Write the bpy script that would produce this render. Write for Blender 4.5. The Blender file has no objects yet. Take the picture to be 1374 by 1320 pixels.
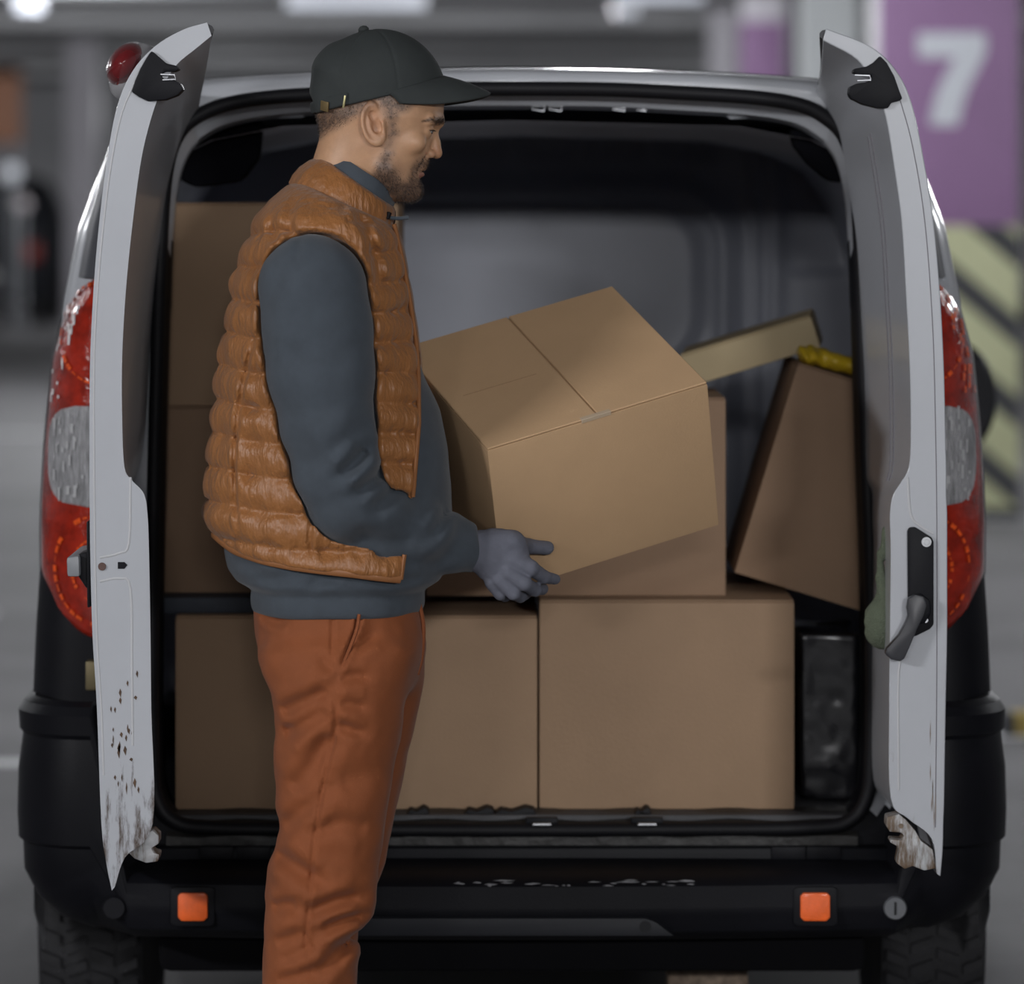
import bpy, bmesh, math, random
import numpy as np
from mathutils import Vector, Matrix
random.seed(4)
rng = np.random.default_rng(7)
PI = math.pi
scene = bpy.context.scene
COL = scene.collection

# ------------------------------------------------------------------ camera, world, lights, exposure
F_PX, CAM_Y, CAM_Z, HOR, CX = 5560.0, -7.2, 1.635, 260.0, 687.0
cam_d = bpy.data.cameras.new('camera')
cam = bpy.data.objects.new('camera', cam_d); COL.objects.link(cam)
cam.location = (0, CAM_Y, CAM_Z); cam.rotation_euler = (PI/2, 0, 0)
cam_d.sensor_width = 36; cam_d.sensor_fit = 'HORIZONTAL'
cam_d.lens = F_PX/1374*36
cam_d.shift_y = (HOR-660)/1374
cam_d.clip_end = 200
cam_d.dof.use_dof = True; cam_d.dof.focus_distance = 6.55; cam_d.dof.aperture_fstop = 2.9
scene.camera = cam

world = bpy.data.worlds.new('world'); scene.world = world; world.use_nodes = True
bg = world.node_tree.nodes['Background']
bg.inputs[0].default_value = (0.30, 0.38, 0.62, 1); bg.inputs[1].default_value = 0.16

def area(name, loc, sx, sy, power, col=(1, .97, .93), target=None):
    d = bpy.data.lights.new(name, 'AREA'); d.shape = 'RECTANGLE'; d.size = sx; d.size_y = sy
    d.energy = power; d.color = col
    o = bpy.data.objects.new(name, d); COL.objects.link(o); o.location = loc
    if target:
        o.rotation_euler = (Vector(target)-Vector(loc)).to_track_quat('-Z', 'Y').to_euler()
    return o
CEIL = 3.3
# tubes of the ceiling lamps over the aisle the photographer stands in, and those beyond the van
for lx, ly, pw in ((0.9, -3.1, 9), (-5.2, -5.4, 230), (-3.2, -13.0, 110), (0.3, -13.0, 150), (3.8, -13.0, 430)):
    area('ceiling_lamp_light', (lx, ly, 3.12), 1.3, .3, pw, (.98, .98, 1), target=(0, 0, 1.0))
def bulb(loc, power, col=(.95, .97, 1)):
    d = bpy.data.lights.new('ceiling_lamp_light', 'POINT'); d.shadow_soft_size = .15; d.energy = power; d.color = col
    o = bpy.data.objects.new('ceiling_lamp_light', d); COL.objects.link(o); o.location = loc
for lx in (-5.5, 5.0):
    for ly in (3.5, 10, 17.5): bulb((lx, ly, 2.75), 90 if ly < 5 else 190)
for ly in (6.0, 12, 19): bulb((0.3, ly, 2.85), 130)
for lx in (-9, -3.5, 8): bulb((lx, 26.0, 2.95), 230)
bulb((0.4, 25.0, 3.0), 160)
for lx in (-10, -3.4, 4.4, 10): bulb((lx, 42.0, 2.7), 150)
vs = scene.view_settings
vs.view_transform = 'Standard'; vs.look = 'None'; vs.gamma = 1; vs.use_curve_mapping = False
vs.exposure = -0.2

# ------------------------------------------------------------------ helpers
def P(x, y, Y):
    """photo pixel + depth -> point"""
    d = Y-CAM_Y
    return ((x-CX)*d/F_PX, Y, CAM_Z-(y-HOR)*d/F_PX)
def tag(o, label, cat, group=None):
    o['label'] = label; o['category'] = cat
    if group: o['group'] = group
    return o
def empty(name, loc=(0, 0, 0)):
    o = bpy.data.objects.new(name, None); COL.objects.link(o); o.location = loc; o.empty_display_size = .1
    return o
def thing(name, label, cat, loc=(0, 0, 0), group=None):
    return tag(empty(name, loc), label, cat, group)
def link(name, me, mat, parent=None, smooth=False, auto=None):
    if isinstance(mat, (list, tuple)):
        for m in mat: me.materials.append(m)
    elif mat: me.materials.append(mat)
    if smooth:
        me.shade_smooth() if auto is None else me.polygons.foreach_set('use_smooth', [True]*len(me.polygons))
        if auto is not None:
            me.set_sharp_from_angle(angle=math.radians(auto))
    o = bpy.data.objects.new(name, me); COL.objects.link(o)
    if parent:
        o.parent = parent
        q = parent; t = Vector((0, 0, 0))
        while q: t += q.location; q = q.parent
        me.transform(Matrix.Translation(-t))
    return o
def mesh(name, verts, faces, mat, parent=None, smooth=False, auto=None, bevel=0, seg=2):
    me = bpy.data.meshes.new(name)
    me.from_pydata([tuple(map(float, v)) for v in verts], [], [tuple(map(int, f)) for f in faces])
    bm = bmesh.new(); bm.from_mesh(me)
    bmesh.ops.recalc_face_normals(bm, faces=bm.faces)
    if bevel:
        es = [e for e in bm.edges if len(e.link_faces) == 2 and e.calc_face_angle(0) > .5]
        bmesh.ops.bevel(bm, geom=es, offset=bevel, segments=seg, profile=.6, affect='EDGES', clamp_overlap=True)
    bm.to_mesh(me); bm.free()
    return link(name, me, mat, parent, smooth or bevel > 0, 35 if (auto is None and bevel > 0) else auto)
BOXF = [(0, 1, 3, 2), (4, 6, 7, 5), (0, 4, 5, 1), (2, 3, 7, 6), (0, 2, 6, 4), (1, 5, 7, 3)]
def boxv(a, b):
    return [(x, y, z) for x in (a[0], b[0]) for y in (a[1], b[1]) for z in (a[2], b[2])]
def box(name, a, b, mat, parent=None, bevel=0.004):
    return mesh(name, boxv(a, b), BOXF, mat, parent, bevel=bevel)
def prism(name, pts, Y0, Y1, mat, parent=None, bevel=0.002, px=True, seg=2):
    """polygon outline (photo pixels at depth Y0, or x,z) extruded from Y0 to Y1"""
    q = [P(x, y, Y0) for x, y in pts] if px else [(x, Y0, z) for x, z in pts]
    n = len(q)
    v = q+[(p[0], Y1, p[2]) for p in q]
    f = [tuple(range(n)), tuple(range(2*n-1, n-1, -1))]+[(i, (i+1) % n, n+(i+1) % n, n+i) for i in range(n)]
    return mesh(name, v, f, mat, parent, bevel=bevel, seg=seg)
def catmull(pts, n, closed=False):
    p = np.array(pts, float); m = len(p)
    if closed: q = np.vstack([p[-1], p, p[0], p[1]]); k = m
    else: q = np.vstack([2*p[0]-p[1], p, 2*p[-1]-p[-2]]); k = m-1
    out = []
    for i in range(k):
        a, b, c, d = q[i:i+4]
        for t in np.linspace(0, 1, n, endpoint=False):
            out.append(.5*((2*b)+(-a+c)*t+(2*a-5*b+4*c-d)*t*t+(-a+3*b-3*c+d)*t**3))
    if not closed: out.append(p[-1])
    return np.array(out)
def tube(name, pts, r, mat, parent=None, closed=False, n=10, flat=(1, 1), up=(0, 1, 0), caps=True):
    """sweep an ellipse (r*flat[0] along side, r*flat[1] along up) along pts; r may be a list"""
    p = np.array(pts, float); m = len(p)
    rr = np.full(m, r) if np.isscalar(r) else np.interp(np.linspace(0, 1, m), np.linspace(0, 1, len(r)), r)
    if closed: t = np.roll(p, -1, 0)-np.roll(p, 1, 0)
    else: t = np.gradient(p, axis=0)
    t /= np.linalg.norm(t, axis=1)[:, None]+1e-12
    up = np.array(up, float); v = []
    for i in range(m):
        s = np.cross(t[i], up)
        if np.linalg.norm(s) < 1e-3: s = np.cross(t[i], (1, 0, 0.1))
        s /= np.linalg.norm(s); u = np.cross(s, t[i])
        for k in range(n):
            a = 2*PI*k/n
            v.append(p[i]+rr[i]*(flat[0]*math.cos(a)*s+flat[1]*math.sin(a)*u))
    f = []
    for i in range(m if closed else m-1):
        j = (i+1) % m
        for k in range(n):
            f.append((i*n+k, i*n+(k+1) % n, j*n+(k+1) % n, j*n+k))
    if not closed and caps: f += [tuple(range(n)), tuple(range((m-1)*n, m*n))]
    return mesh(name, v, f, mat, parent, smooth=True, auto=50)
def lathe(name, prof, c, axis, mat, parent=None, n=32, auto=40, flat=1):
    """profile (r, h) around axis through c"""
    ax = Vector(axis).normalized(); a = ax.orthogonal().normalized(); b = ax.cross(a)
    v = []; f = []; m = len(prof)
    for r, h in prof:
        for k in range(n):
            t = 2*PI*k/n
            v.append(Vector(c)+ax*h+(a*math.cos(t)+b*math.sin(t))*r)
    for i in range(m-1):
        for k in range(n):
            f.append((i*n+k, i*n+(k+1) % n, (i+1)*n+(k+1) % n, (i+1)*n+k))
    f += [tuple(range(n)), tuple(range((m-1)*n, m*n))]
    return mesh(name, v, f, mat, parent, smooth=True, auto=auto)
def grid(name, G, mat, parent=None, thick=0, auto=40, closed_u=False, double=False):
    """G: array (nu, nv, 3)"""
    G = np.asarray(G, float); nu, nv = G.shape[:2]
    f = []
    for i in range(nu if closed_u else nu-1):
        for j in range(nv-1):
            a = i*nv+j; b = ((i+1) % nu)*nv+j
            f.append((a, b, b+1, a+1))
    o = mesh(name, G.reshape(-1, 3), f, mat, parent, smooth=True, auto=auto)
    if thick:
        m = o.modifiers.new('solid', 'SOLIDIFY'); m.thickness = thick; m.offset = 0
    return o
def join_meshes(name, parts, mat, parent=None, smooth=True, auto=40):
    """several (verts, faces) of one part in one mesh"""
    v = []; f = []
    for vv, ff in parts:
        k = len(v); v += list(vv); f += [tuple(i+k for i in g) for g in ff]
    return mesh(name, v, f, mat, parent, smooth=smooth, auto=auto)

# ------------------------------------------------------------------ materials
MATS = {}
def M(name, col, rough=.5, metal=0, var=0, vscale=6, bump=0, bscale=80, coat=0, spec=.5, sheen=0, stretch=(1, 1, 1),
      dirt=None, attr=False, trans=0, emit=0, sss=0):
    if name in MATS: return MATS[name]
    m = bpy.data.materials.new(name); m.use_nodes = True; MATS[name] = m
    nt = m.node_tree; N = nt.nodes; L = nt.links; b = N['Principled BSDF']
    b.inputs['Base Color'].default_value = (*col, 1); b.inputs['Roughness'].default_value = rough
    b.inputs['Metallic'].default_value = metal; b.inputs['Coat Weight'].default_value = coat
    b.inputs['Coat Roughness'].default_value = .08
    b.inputs['Specular IOR Level'].default_value = spec; b.inputs['Sheen Weight'].default_value = sheen
    b.inputs['Transmission Weight'].default_value = trans
    if sss:
        b.inputs['Subsurface Weight'].default_value = sss; b.inputs['Subsurface Radius'].default_value = (.012, .005, .003)
        b.inputs['Subsurface Scale'].default_value = 1.0
    if emit:
        b.inputs['Emission Color'].default_value = (*col, 1); b.inputs['Emission Strength'].default_value = emit
    tc = N.new('ShaderNodeTexCoord'); mp = N.new('ShaderNodeMapping'); mp.inputs['Scale'].default_value = stretch
    L.new(tc.outputs['Object'], mp.inputs['Vector'])
    src = None
    if attr:
        a = N.new('ShaderNodeAttribute'); a.attribute_name = 'tint'; src = a.outputs['Color']
    if var:
        n = N.new('ShaderNodeTexNoise'); n.inputs['Scale'].default_value = vscale; n.inputs['Detail'].default_value = 6
        n.inputs['Roughness'].default_value = .6
        L.new(mp.outputs['Vector'], n.inputs['Vector'])
        mr = N.new('ShaderNodeMapRange'); mr.inputs['From Min'].default_value = .25; mr.inputs['From Max'].default_value = .75
        mr.inputs['To Min'].default_value = 1-var; mr.inputs['To Max'].default_value = 1+var
        L.new(n.outputs['Fac'], mr.inputs['Value'])
        mx = N.new('ShaderNodeMix'); mx.data_type = 'RGBA'; mx.blend_type = 'MULTIPLY'; mx.inputs['Factor'].default_value = 1
        if src: L.new(src, mx.inputs['A'])
        else: mx.inputs['A'].default_value = (*col, 1)
        L.new(mr.outputs['Result'], mx.inputs['B']); src = mx.outputs['Result']
    if dirt:   # (colour, z low, z high, amount): worn, streaked grime with its own noise shape
        dc, z0, z1, amt = dirt
        n = N.new('ShaderNodeTexNoise'); n.inputs['Scale'].default_value = 24; n.inputs['Detail'].default_value = 8
        n.inputs['Roughness'].default_value = .7
        mp2 = N.new('ShaderNodeMapping'); mp2.inputs['Scale'].default_value = (1.6, 1.6, .28)
        L.new(tc.outputs['Object'], mp2.inputs['Vector']); L.new(mp2.outputs['Vector'], n.inputs['Vector'])
        sx = N.new('ShaderNodeSeparateXYZ'); L.new(tc.outputs['Object'], sx.inputs['Vector'])
        zr = N.new('ShaderNodeMapRange'); zr.inputs['From Min'].default_value = z1; zr.inputs['From Max'].default_value = z0
        zr.inputs['To Min'].default_value = -.12; zr.inputs['To Max'].default_value = amt
        L.new(sx.outputs['Z'], zr.inputs['Value'])
        ad = N.new('ShaderNodeMath'); ad.operation = 'ADD'; L.new(n.outputs['Fac'], ad.inputs[0]); L.new(zr.outputs['Result'], ad.inputs[1])
        rm = N.new('ShaderNodeMapRange'); rm.inputs['From Min'].default_value = .60; rm.inputs['From Max'].default_value = .72
        L.new(ad.outputs[0], rm.inputs['Value'])
        mx = N.new('ShaderNodeMix'); mx.data_type = 'RGBA'
        if src: L.new(src, mx.inputs['A'])
        else: mx.inputs['A'].default_value = (*col, 1)
        mx.inputs['B'].default_value = (*dc, 1)
        L.new(rm.outputs['Result'], mx.inputs['Factor']); src = mx.outputs['Result']
    if src: L.new(src, b.inputs['Base Color'])
    if bump:
        n = N.new('ShaderNodeTexNoise'); n.inputs['Scale'].default_value = bscale; n.inputs['Detail'].default_value = 4
        L.new(mp.outputs['Vector'], n.inputs['Vector'])
        bp = N.new('ShaderNodeBump'); bp.inputs['Strength'].default_value = bump; bp.inputs['Distance'].default_value = .01
        L.new(n.outputs['Fac'], bp.inputs['Height']); L.new(bp.outputs['Normal'], b.inputs['Normal'])
    return m

white = M('white_paint', (.405, .42, .45), .28, var=.04, vscale=4, coat=.4)
white_worn = M('worn_white_paint', (.405, .42, .45), .3, var=.04, vscale=5, coat=.3, dirt=((.13, .095, .06), -.02, .34, .08))
white_rust = M('rusty_white_paint', (.405, .42, .45), .3, var=.04, vscale=5, coat=.3, dirt=((.055, .032, .018), .10, .38, .16))
cabin_paint = M('interior_paint', (.50, .51, .55), .33, var=.12, vscale=3)
black_pl = M('black_plastic', (.007, .0072, .0095), .5, var=.2, vscale=8, bump=.05, bscale=400, spec=.14)
black_gl = M('black_gloss', (.006, .0065, .009), .45, var=.2, vscale=9, spec=.12)
bumper_pl = M('bumper_plastic', (.006, .0062, .0085), .45, var=.25, vscale=5, bump=.06, bscale=300, spec=.14)
rubber = M('rubber', (.006, .006, .008), .6, spec=.3)
tyre_m = M('tyre_rubber', (.014, .014, .016), .75, bump=.2, bscale=120)
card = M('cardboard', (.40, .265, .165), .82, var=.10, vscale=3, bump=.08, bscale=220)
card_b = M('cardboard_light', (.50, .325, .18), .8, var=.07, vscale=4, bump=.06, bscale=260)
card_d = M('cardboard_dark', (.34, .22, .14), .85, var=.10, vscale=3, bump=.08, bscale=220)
steel = M('steel', (.45, .46, .48), .38, metal=1, var=.2, vscale=40)
rust = M('rusty_steel', (.20, .15, .11), .7, metal=.4, var=.6, vscale=60)
# ------------------------------------------------------------------ the garage
def struct(o): o['kind'] = 'structure'; return o
floor_m = M('asphalt_floor', (.13, .128, .132), .62, var=.35, vscale=1.2, bump=.25, bscale=30)
ceil_m = M('ceiling_concrete', (.42, .42, .43), .9, var=.15, vscale=.6, bump=.15, bscale=8)
wall_m = M('grey_wall', (.55, .55, .57), .8, var=.12, vscale=.5)
line_m = M('road_paint', (.62, .63, .64), .6, var=.15, vscale=6)
floor = struct(box('floor', (-16, -22, -.2), (16, 56, 0), floor_m, bevel=0))
struct(box('ceiling', (-16, -22, CEIL), (16, 56, CEIL+.2), ceil_m, bevel=0))
struct(box('wall_back', (-16, 55, 0), (16, 55.3, CEIL), wall_m, bevel=0))
struct(box('wall_left', (-16.3, -22, 0), (-16, 55.3, CEIL), wall_m, bevel=0))
struct(box('wall_right', (16, -22, 0), (16.3, 55.3, CEIL), wall_m, bevel=0))
struct(box('wall_front', (-16, -22.3, 0), (16, -22, CEIL), wall_m, bevel=0))
for Y in (15, 23, 31, 39, 47):
    struct(box('trim_%d' % Y, (-16, Y, CEIL-.12), (16, Y+.45, CEIL), ceil_m, bevel=.01))
for (x0, y0, x1, y1, w) in ((-7, 4.7, -1.2, 4.7, .12), (-9, 8.9, -2.0, 8.9, .12), (-2.0, 4.7, -1.35, 1.5, .12), (1.75, 5.2, 1.36, 2.0, .13),
                            (1.2, 5.3, 7, 5.3, .12), (2, 13.6, 8, 13.6, .12), (-9, 21, -2, 21, .12)):
    d = Vector((x1-x0, y1-y0, 0)).normalized(); s = Vector((-d.y, d.x, 0))*w/2
    a = Vector((x0, y0, .003)); b = Vector((x1, y1, .003))
    q = [a-s, b-s, b+s, a+s]
    mesh('parking_line', q+[p-Vector((0, 0, .003)) for p in q], [(0, 1, 2, 3), (0, 1, 5, 4), (1, 2, 6, 5), (2, 3, 7, 6), (3, 0, 4, 7)], line_m, floor)

# numbered pillar
purple = M('purple_paint', (.22, .12, .24), .55, var=.08, vscale=2)
lilac = M('pale_paint', (.52, .50, .54), .6, var=.06, vscale=2)
yellow = M('pale_yellow_paint', (.42, .43, .26), .55, var=.08, vscale=4)
stripe_m = M('black_paint', (.025, .026, .03), .55)
YP = 13.6
def clip_poly(poly, a, b, c):
    out = []
    for i in range(len(poly)):
        p, q = poly[i], poly[(i+1) % len(poly)]
        dp, dq = a*p[0]+b*p[1]-c, a*q[0]+b*q[1]-c
        if dp <= 0: out.append(p)
        if dp*dq < 0:
            t = dp/(dp-dq); out.append((p[0]+(q[0]-p[0])*t, p[1]+(q[1]-p[1])*t))
    return out
xa, xb = P(1180, 0, YP)[0], P(1368, 0, YP)[0]
zs = P(0, 303, YP)[2]
pil = thing('parking_pillar', 'purple parking pillar marked with a white 7 above yellow and black stripes', 'pillar', ((xa+xb)/2, YP+.35, 0))
box('shaft', (xa+.003, YP+.003, 0), (xb-.003, YP+.70, CEIL-.001), lilac, pil, .02)
box('purple_panel', (xa, YP-.004, zs), (xb, YP+.05, CEIL-.002), purple, pil, .004)
box('striped_base', (xa, YP-.004, .06), (xb, YP+.05, zs), yellow, pil, .004)
box('plinth', (xa-.01, YP-.012, 0), (xb+.01, YP+.70, .06), stripe_m, pil, .004)
per, bw = .40, .155
for k in range(-1, 8):
    c = .25+k*per           # bands x+z = const run down to the right
    poly = [(0, .06), (xb-xa, .06), (xb-xa, zs), (0, zs)]
    poly = clip_poly(poly, .85, 1, c+bw); poly = clip_poly(poly, -.85, -1, -c)
    if len(poly) > 2:
        prism('stripe', [(xa+x, z) for x, z in poly], YP-.0065, YP+.0, stripe_m, pil, 0, px=False)
seven = [(1233, 44), (1319, 44), (1323, 48), (1323, 70), (1312, 92), (1298, 120), (1290, 146), (1287, 164), (1283, 168), (1251, 168), (1248, 164),
         (1251, 146), (1258, 122), (1270, 98), (1281, 77), (1236, 77), (1231, 73), (1231, 48)]
prism('numeral_seven', seven, YP-.008, YP+.0, M('white_road_paint', (.50, .52, .56), .6), pil, 0)

# further pillars
def pillar(name, x0, x1, Y, mat, label, band=None, cat='pillar', dep=.4):
    a, b = P(x0, 0, Y)[0], P(x1, 0, Y)[0]
    t = thing(name, label, cat, ((a+b)/2, Y+dep/2, 0))
    box('shaft', (a, Y, 0), (b, Y+dep, CEIL-.001), mat, t, .015)
    if band:
        z0, z1 = P(0, band[1], Y)[2], P(0, band[0], Y)[2]
        box('painted_band', (a-.004, Y-.005, z0), (b+.004, Y+dep+.005, z1), band[2], t, .004)
    return t
pillar('concrete_pillar', 88, 130, 37, lilac, 'pale grey concrete pillar beside the parked dark car')
pillar('concrete_pillar', 952, 990, 30, lilac, 'pale narrow pillar just beyond the van roof next to a purple banded pillar')
pillar('banded_pillar', 996, 1052, 27, lilac, 'pale pillar with a purple painted band beyond the van roof', (28, 140, purple))
pillar('concrete_pillar', 1076, 1152, 22, M('pale_pillar_paint', (.50, .52, .53), .7, var=.05), 'wide pale pillar standing close behind the numbered purple pillar')
Yp = 24
dp = thing('drain_pipe', 'dark vertical pipe between the banded pillar and the wide pale pillar', 'pipe', (P(1062, 0, Yp)[0], Yp, 0))
lathe('pipe', [(.032, 0), (.032, CEIL-.001)], (P(1062, 0, Yp)[0], Yp, 0), (0, 0, 1), M('dark_pipe', (.045, .03, .06), .5), dp, 20)
for z in (1.0, 2.4): lathe('clamp', [(.038, -.02), (.038, .02)], (P(1062, 0, Yp)[0], Yp, z), (0, 0, 1), steel, dp, 20)
# dark service panel high on the back wall and orange board
Yb = 47
bo = thing('wall_board', 'orange brown notice board hanging high at the edge of the garage', 'board', (P(8, 0, Yb)[0], Yb, 0))
a = P(-22, 192, Yb); b = P(28, 74, Yb)
box('panel', (a[0], Yb, a[2]), (b[0], Yb+.05, b[2]), M('orange_board', (.42, .20, .12), .6), bo, .01)
for xx in (a[0]+.04, b[0]-.1): box('post', (xx, Yb+.05, 0), (xx+.06, Yb+.11, b[2]), lilac, bo, .005)

# ceiling lamps in view
glow = M('lamp_diffuser', (.42, .44, .49), .5, emit=.8)
house_m = M('lamp_housing', (.6, .6, .62), .5)
def ceil_lamp(x, y, Y, L, w, label, grp=None, along='x'):
    p = P(x, y, Y)
    t = thing('ceiling_lamp', label, 'lamp', (p[0], Y, p[2]), grp)
    hx, hy = (L/2, w/2) if along == 'x' else (w/2, L/2)
    box('housing', (p[0]-hx, Y-hy, p[2]+.03), (p[0]+hx, Y+hy, p[2]+.09), house_m, t, .01)
    box('diffuser', (p[0]-hx+.01, Y-hy+.01, p[2]-.05), (p[0]+hx-.01, Y+hy-.01, p[2]+.03), glow, t, .025)
    for s in (-.6, .6):
        sx, sy = (s*hx, 0) if along == 'x' else (0, s*hy)
        lathe('rod', [(.008, p[2]+.09), (.008, CEIL)], (p[0]+sx, Y+sy, 0), (0, 0, 1), steel, t, 8)
ceil_lamp(40, 8, 27, .24, .24, 'small square glowing lamp on the ceiling over the pale grey pillar', along='y')
ceil_lamp(478, 2, 26.5, 1.15, .2, 'long glowing tube lamp on the ceiling above the cap of the worker')
ceil_lamp(840, 14, 23.9, .2, .2, 'small round looking glowing lamp hanging below the longer lamp over the van roof', along='y')
ceil_lamp(888, -6, 27, .72, .2, 'long glowing tube lamp on the ceiling right of the worker over the van roof')
Yl = 43
t = thing('wall_light', 'bright white lamp on a post just above the parked dark car', 'lamp', (P(15, 0, Yl)[0], Yl, 0))
p = P(15, 232, Yl)
lathe('globe', [(.01, -.11), (.08, -.08), (.11, 0), (.08, .08), (.01, .11)], p, (0, 0, 1), M('globe_glow', (.42, .44, .48), .4, emit=1), t, 20, 180)
lathe('post', [(.03, 0), (.03, p[2]-.1)], (p[0], Yl+.02, 0), (0, 0, 1), steel, t, 10)
p = P(30, 274, Yl-.6)
t = thing('wall_light', 'dim lamp on a short post in front of the parked dark car', 'lamp', (p[0], Yl-.6, 0))
lathe('globe', [(.01, -.09), (.065, -.06), (.09, 0), (.065, .06), (.01, .09)], p, (0, 0, 1), M('globe_dim', (.55, .5, .52), .4, emit=.25), t, 20, 180)
lathe('post', [(.03, 0), (.03, p[2]-.08)], (p[0], Yl-.58, 0), (0, 0, 1), steel, t, 10)

# parked car at the left
def parked_car(x, Y, label):
    cm = M('dark_car_paint', (.010, .011, .015), .5, spec=.15); gm = M('car_glass', (.015, .018, .022), .1)
    t = thing('parked_car', label, 'car', (x, Y, 0))
    # rear three-quarter hatchback standing along Y, rear towards the camera
    K = 1.2
    zz = [.25, .42, .62, .85, 1.0, 1.25, 1.48, 1.56]
    def sec(yy):
        top = np.interp(yy, [0, .15, .5, 2.2, 3.0, 3.9, 4.2], [1.0, 1.35, 1.52, 1.55, 1.05, .92, .7])
        w = np.interp(yy, [0, .2, 2, 3.9, 4.2], [.80, .86, .89, .86, .74])
        pts = []
        for k, (u, wf) in enumerate([(0, .93), (.12, .99), (.35, 1), (.6, .98), (.7, .95), (.9, .8), (.97, .7), (1, .5), (1.005, .2)]):
            pts.append((w*wf*1.05, (.22+(top-.22)*u)*K))
        return pts
    ys = [0, .03, .1, .2, .4, .8, 1.5, 2.2, 2.6, 3.0, 3.5, 3.9, 4.1, 4.2]
    G = []
    for yy in ys:
        s = sec(yy); ins = .9 if yy == 0 else 1
        row = [(x-a*ins, Y+yy, z) for a, z in s]+[(x+a*ins, Y+yy, z) for a, z in reversed(s)]
        G.append(row)
    grid('body', G, cm, t)
    s = sec(0); n = len(s)
    mesh('tailgate', [(x-a*.9, Y, z) for a, z in s]+[(x+a*.9, Y, z) for a, z in reversed(s)], [tuple(range(2*n))], cm, t)
    mesh('rear_window', [(x-.62, Y+.0, 1.24), (x+.62, Y+.0, 1.24), (x+.56, Y+.10, 1.62), (x-.56, Y+.10, 1.62)], [(0, 1, 2, 3)], gm, t)
    for sgn in (-1, 1):
        box('tail_light', (x+sgn*.70-.09, Y-.03, .80), (x+sgn*.70+.09, Y+.06, 1.0), M('car_tail_light', (.30, .03, .02), .25), t, .02)
        for yy in (.75, 3.3):
            lathe('wheel', [(.18, -.1), (.30, -.1), (.32, -.06), (.32, .06), (.30, .1), (.18, .1)], (x+sgn*.78, Y+yy, .32), (1, 0, 0), tyre_m, t, 24)
    box('number_plate', (x-.26, Y-.02, .55), (x+.26, Y+.01, .66), M('car_plate', (.6, .6, .6), .4), t, .004)
    box('rear_bumper', (x-.82, Y-.08, .30), (x+.82, Y+.1, .55), cm, t, .05)
parked_car(-6.75, 45.0, 'dark parked car far behind the van at the garage edge')

# wheel stop on the right
Yw = 5.35
ws = thing('wheel_stop', 'black and yellow wheel stop on the floor beyond the van', 'wheel stop', (1.9, Yw, 0))
zt = P(0, 955, Yw)[2]
prof = [(-.08, 0), (.08, 0), (.06, zt), (-.06, zt)]
def stop(x0, x1, m):
    v = [(x, Yw+a, z) for x in (x0, x1) for a, z in prof]
    mesh('block', v, [(0, 1, 2, 3), (4, 5, 6, 7), (0, 1, 5, 4), (1, 2, 6, 5), (2, 3, 7, 6), (3, 0, 4, 7)], m, ws, bevel=.008)
stop(1.48, 1.515, stripe_m); 
for k in range(5): stop(1.515+k*.18, 1.515+(k+1)*.18, (M('stop_yellow', (.30, .22, .05), .6), stripe_m)[k % 2])
# ------------------------------------------------------------------ the van
van = thing('delivery_van', 'white delivery van with both rear doors open and cardboard boxes inside', 'van', (0, 1.9, 0))
S0 = F_PX/(-CAM_Y)       # pixels per metre in the plane of the rear opening
def half_section():
    """(half width, z) of the body at the rear, bottom of the side to roof centre"""
    q = [(38, 1190), (37, 1060), (38, 940), (42, 850), (46, 760), (49, 690), (55, 590), (64, 500), (78, 400), (98, 303), (120, 245), (143, 190), (160, 155), (183, 128), (215, 113),
         (270, 104), (350, 98), (450, 93), (560, 90), (687, 88)]
    return np.array([((CX-x)/S0, CAM_Z-(y-HOR)/S0) for x, y in q])
HS = half_section()
Z0, ZT = HS[0, 1], HS[-1, 1]
WY = (.66, 3.22); WR = .305     # axle positions, wheel radius
def body_pt(Y, u, off=0):
    """point of the left half section; u index in HS (float)"""
    i = np.arange(len(HS)); w = np.interp(u, i, HS[:, 0]); z = np.interp(u, i, HS[:, 1])
    top = np.interp(Y, [0, 1.0, 2.0, 2.35, 2.75, 3.15, 3.7, 4.0, 4.12], [ZT, ZT+.02, ZT+.01, ZT-.03, 1.50, 1.12, 1.0, .86, .66])
    ww = np.interp(Y, [0, .5, 2.8, 3.6, 4.0, 4.12], [1, 1.01, 1.01, .985, .9, .78])
    zl = .27
    for wy in WY:
        d = abs(Y-wy)
        if d < .37: zl = max(zl, WR+math.sqrt(.37**2-d*d))
    t = (z-Z0)/(ZT-Z0)
    zz = zl+(top-zl)*t if Y > .28 else np.interp(Y, [0, .28], [Z0, zl])*(1-t)+top*t
    return np.array((-(w*ww+off), Y, zz))
Ys = sorted(set([.10, .14, .2, .26, .285]+list(np.round(np.linspace(.29, 1.03, 22), 3))+list(np.linspace(1.1, 2.8, 14))+list(np.round(np.linspace(2.85, 3.59, 22), 3))+[3.7, 3.8, 3.9, 4.0, 4.06, 4.12]))
U = np.linspace(0, len(HS)-1, 39)
G = []
for Y in Ys:
    L = [body_pt(Y, u) for u in U]
    G.append(L+[p*np.array((-1, 1, 1)) for p in L[-2::-1]])
body = grid('body_shell', G, white, van, auto=45)
nose = [p for p in G[-1]]
mesh('nose_panel', nose, [tuple(range(len(nose)))], white, van)
glass_v = M('van_glass', (.02, .022, .026), .08)
for s in (-1, 1):
    a, b = 6.3, 10.5
    g = [[body_pt(Y, u, .006)*np.array((-s, 1, 1)) for u in np.linspace(a, b, 8)] for Y in np.linspace(1.75, 2.55, 8)]
    grid('side_window', g, glass_v, van, thick=.004)
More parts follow.
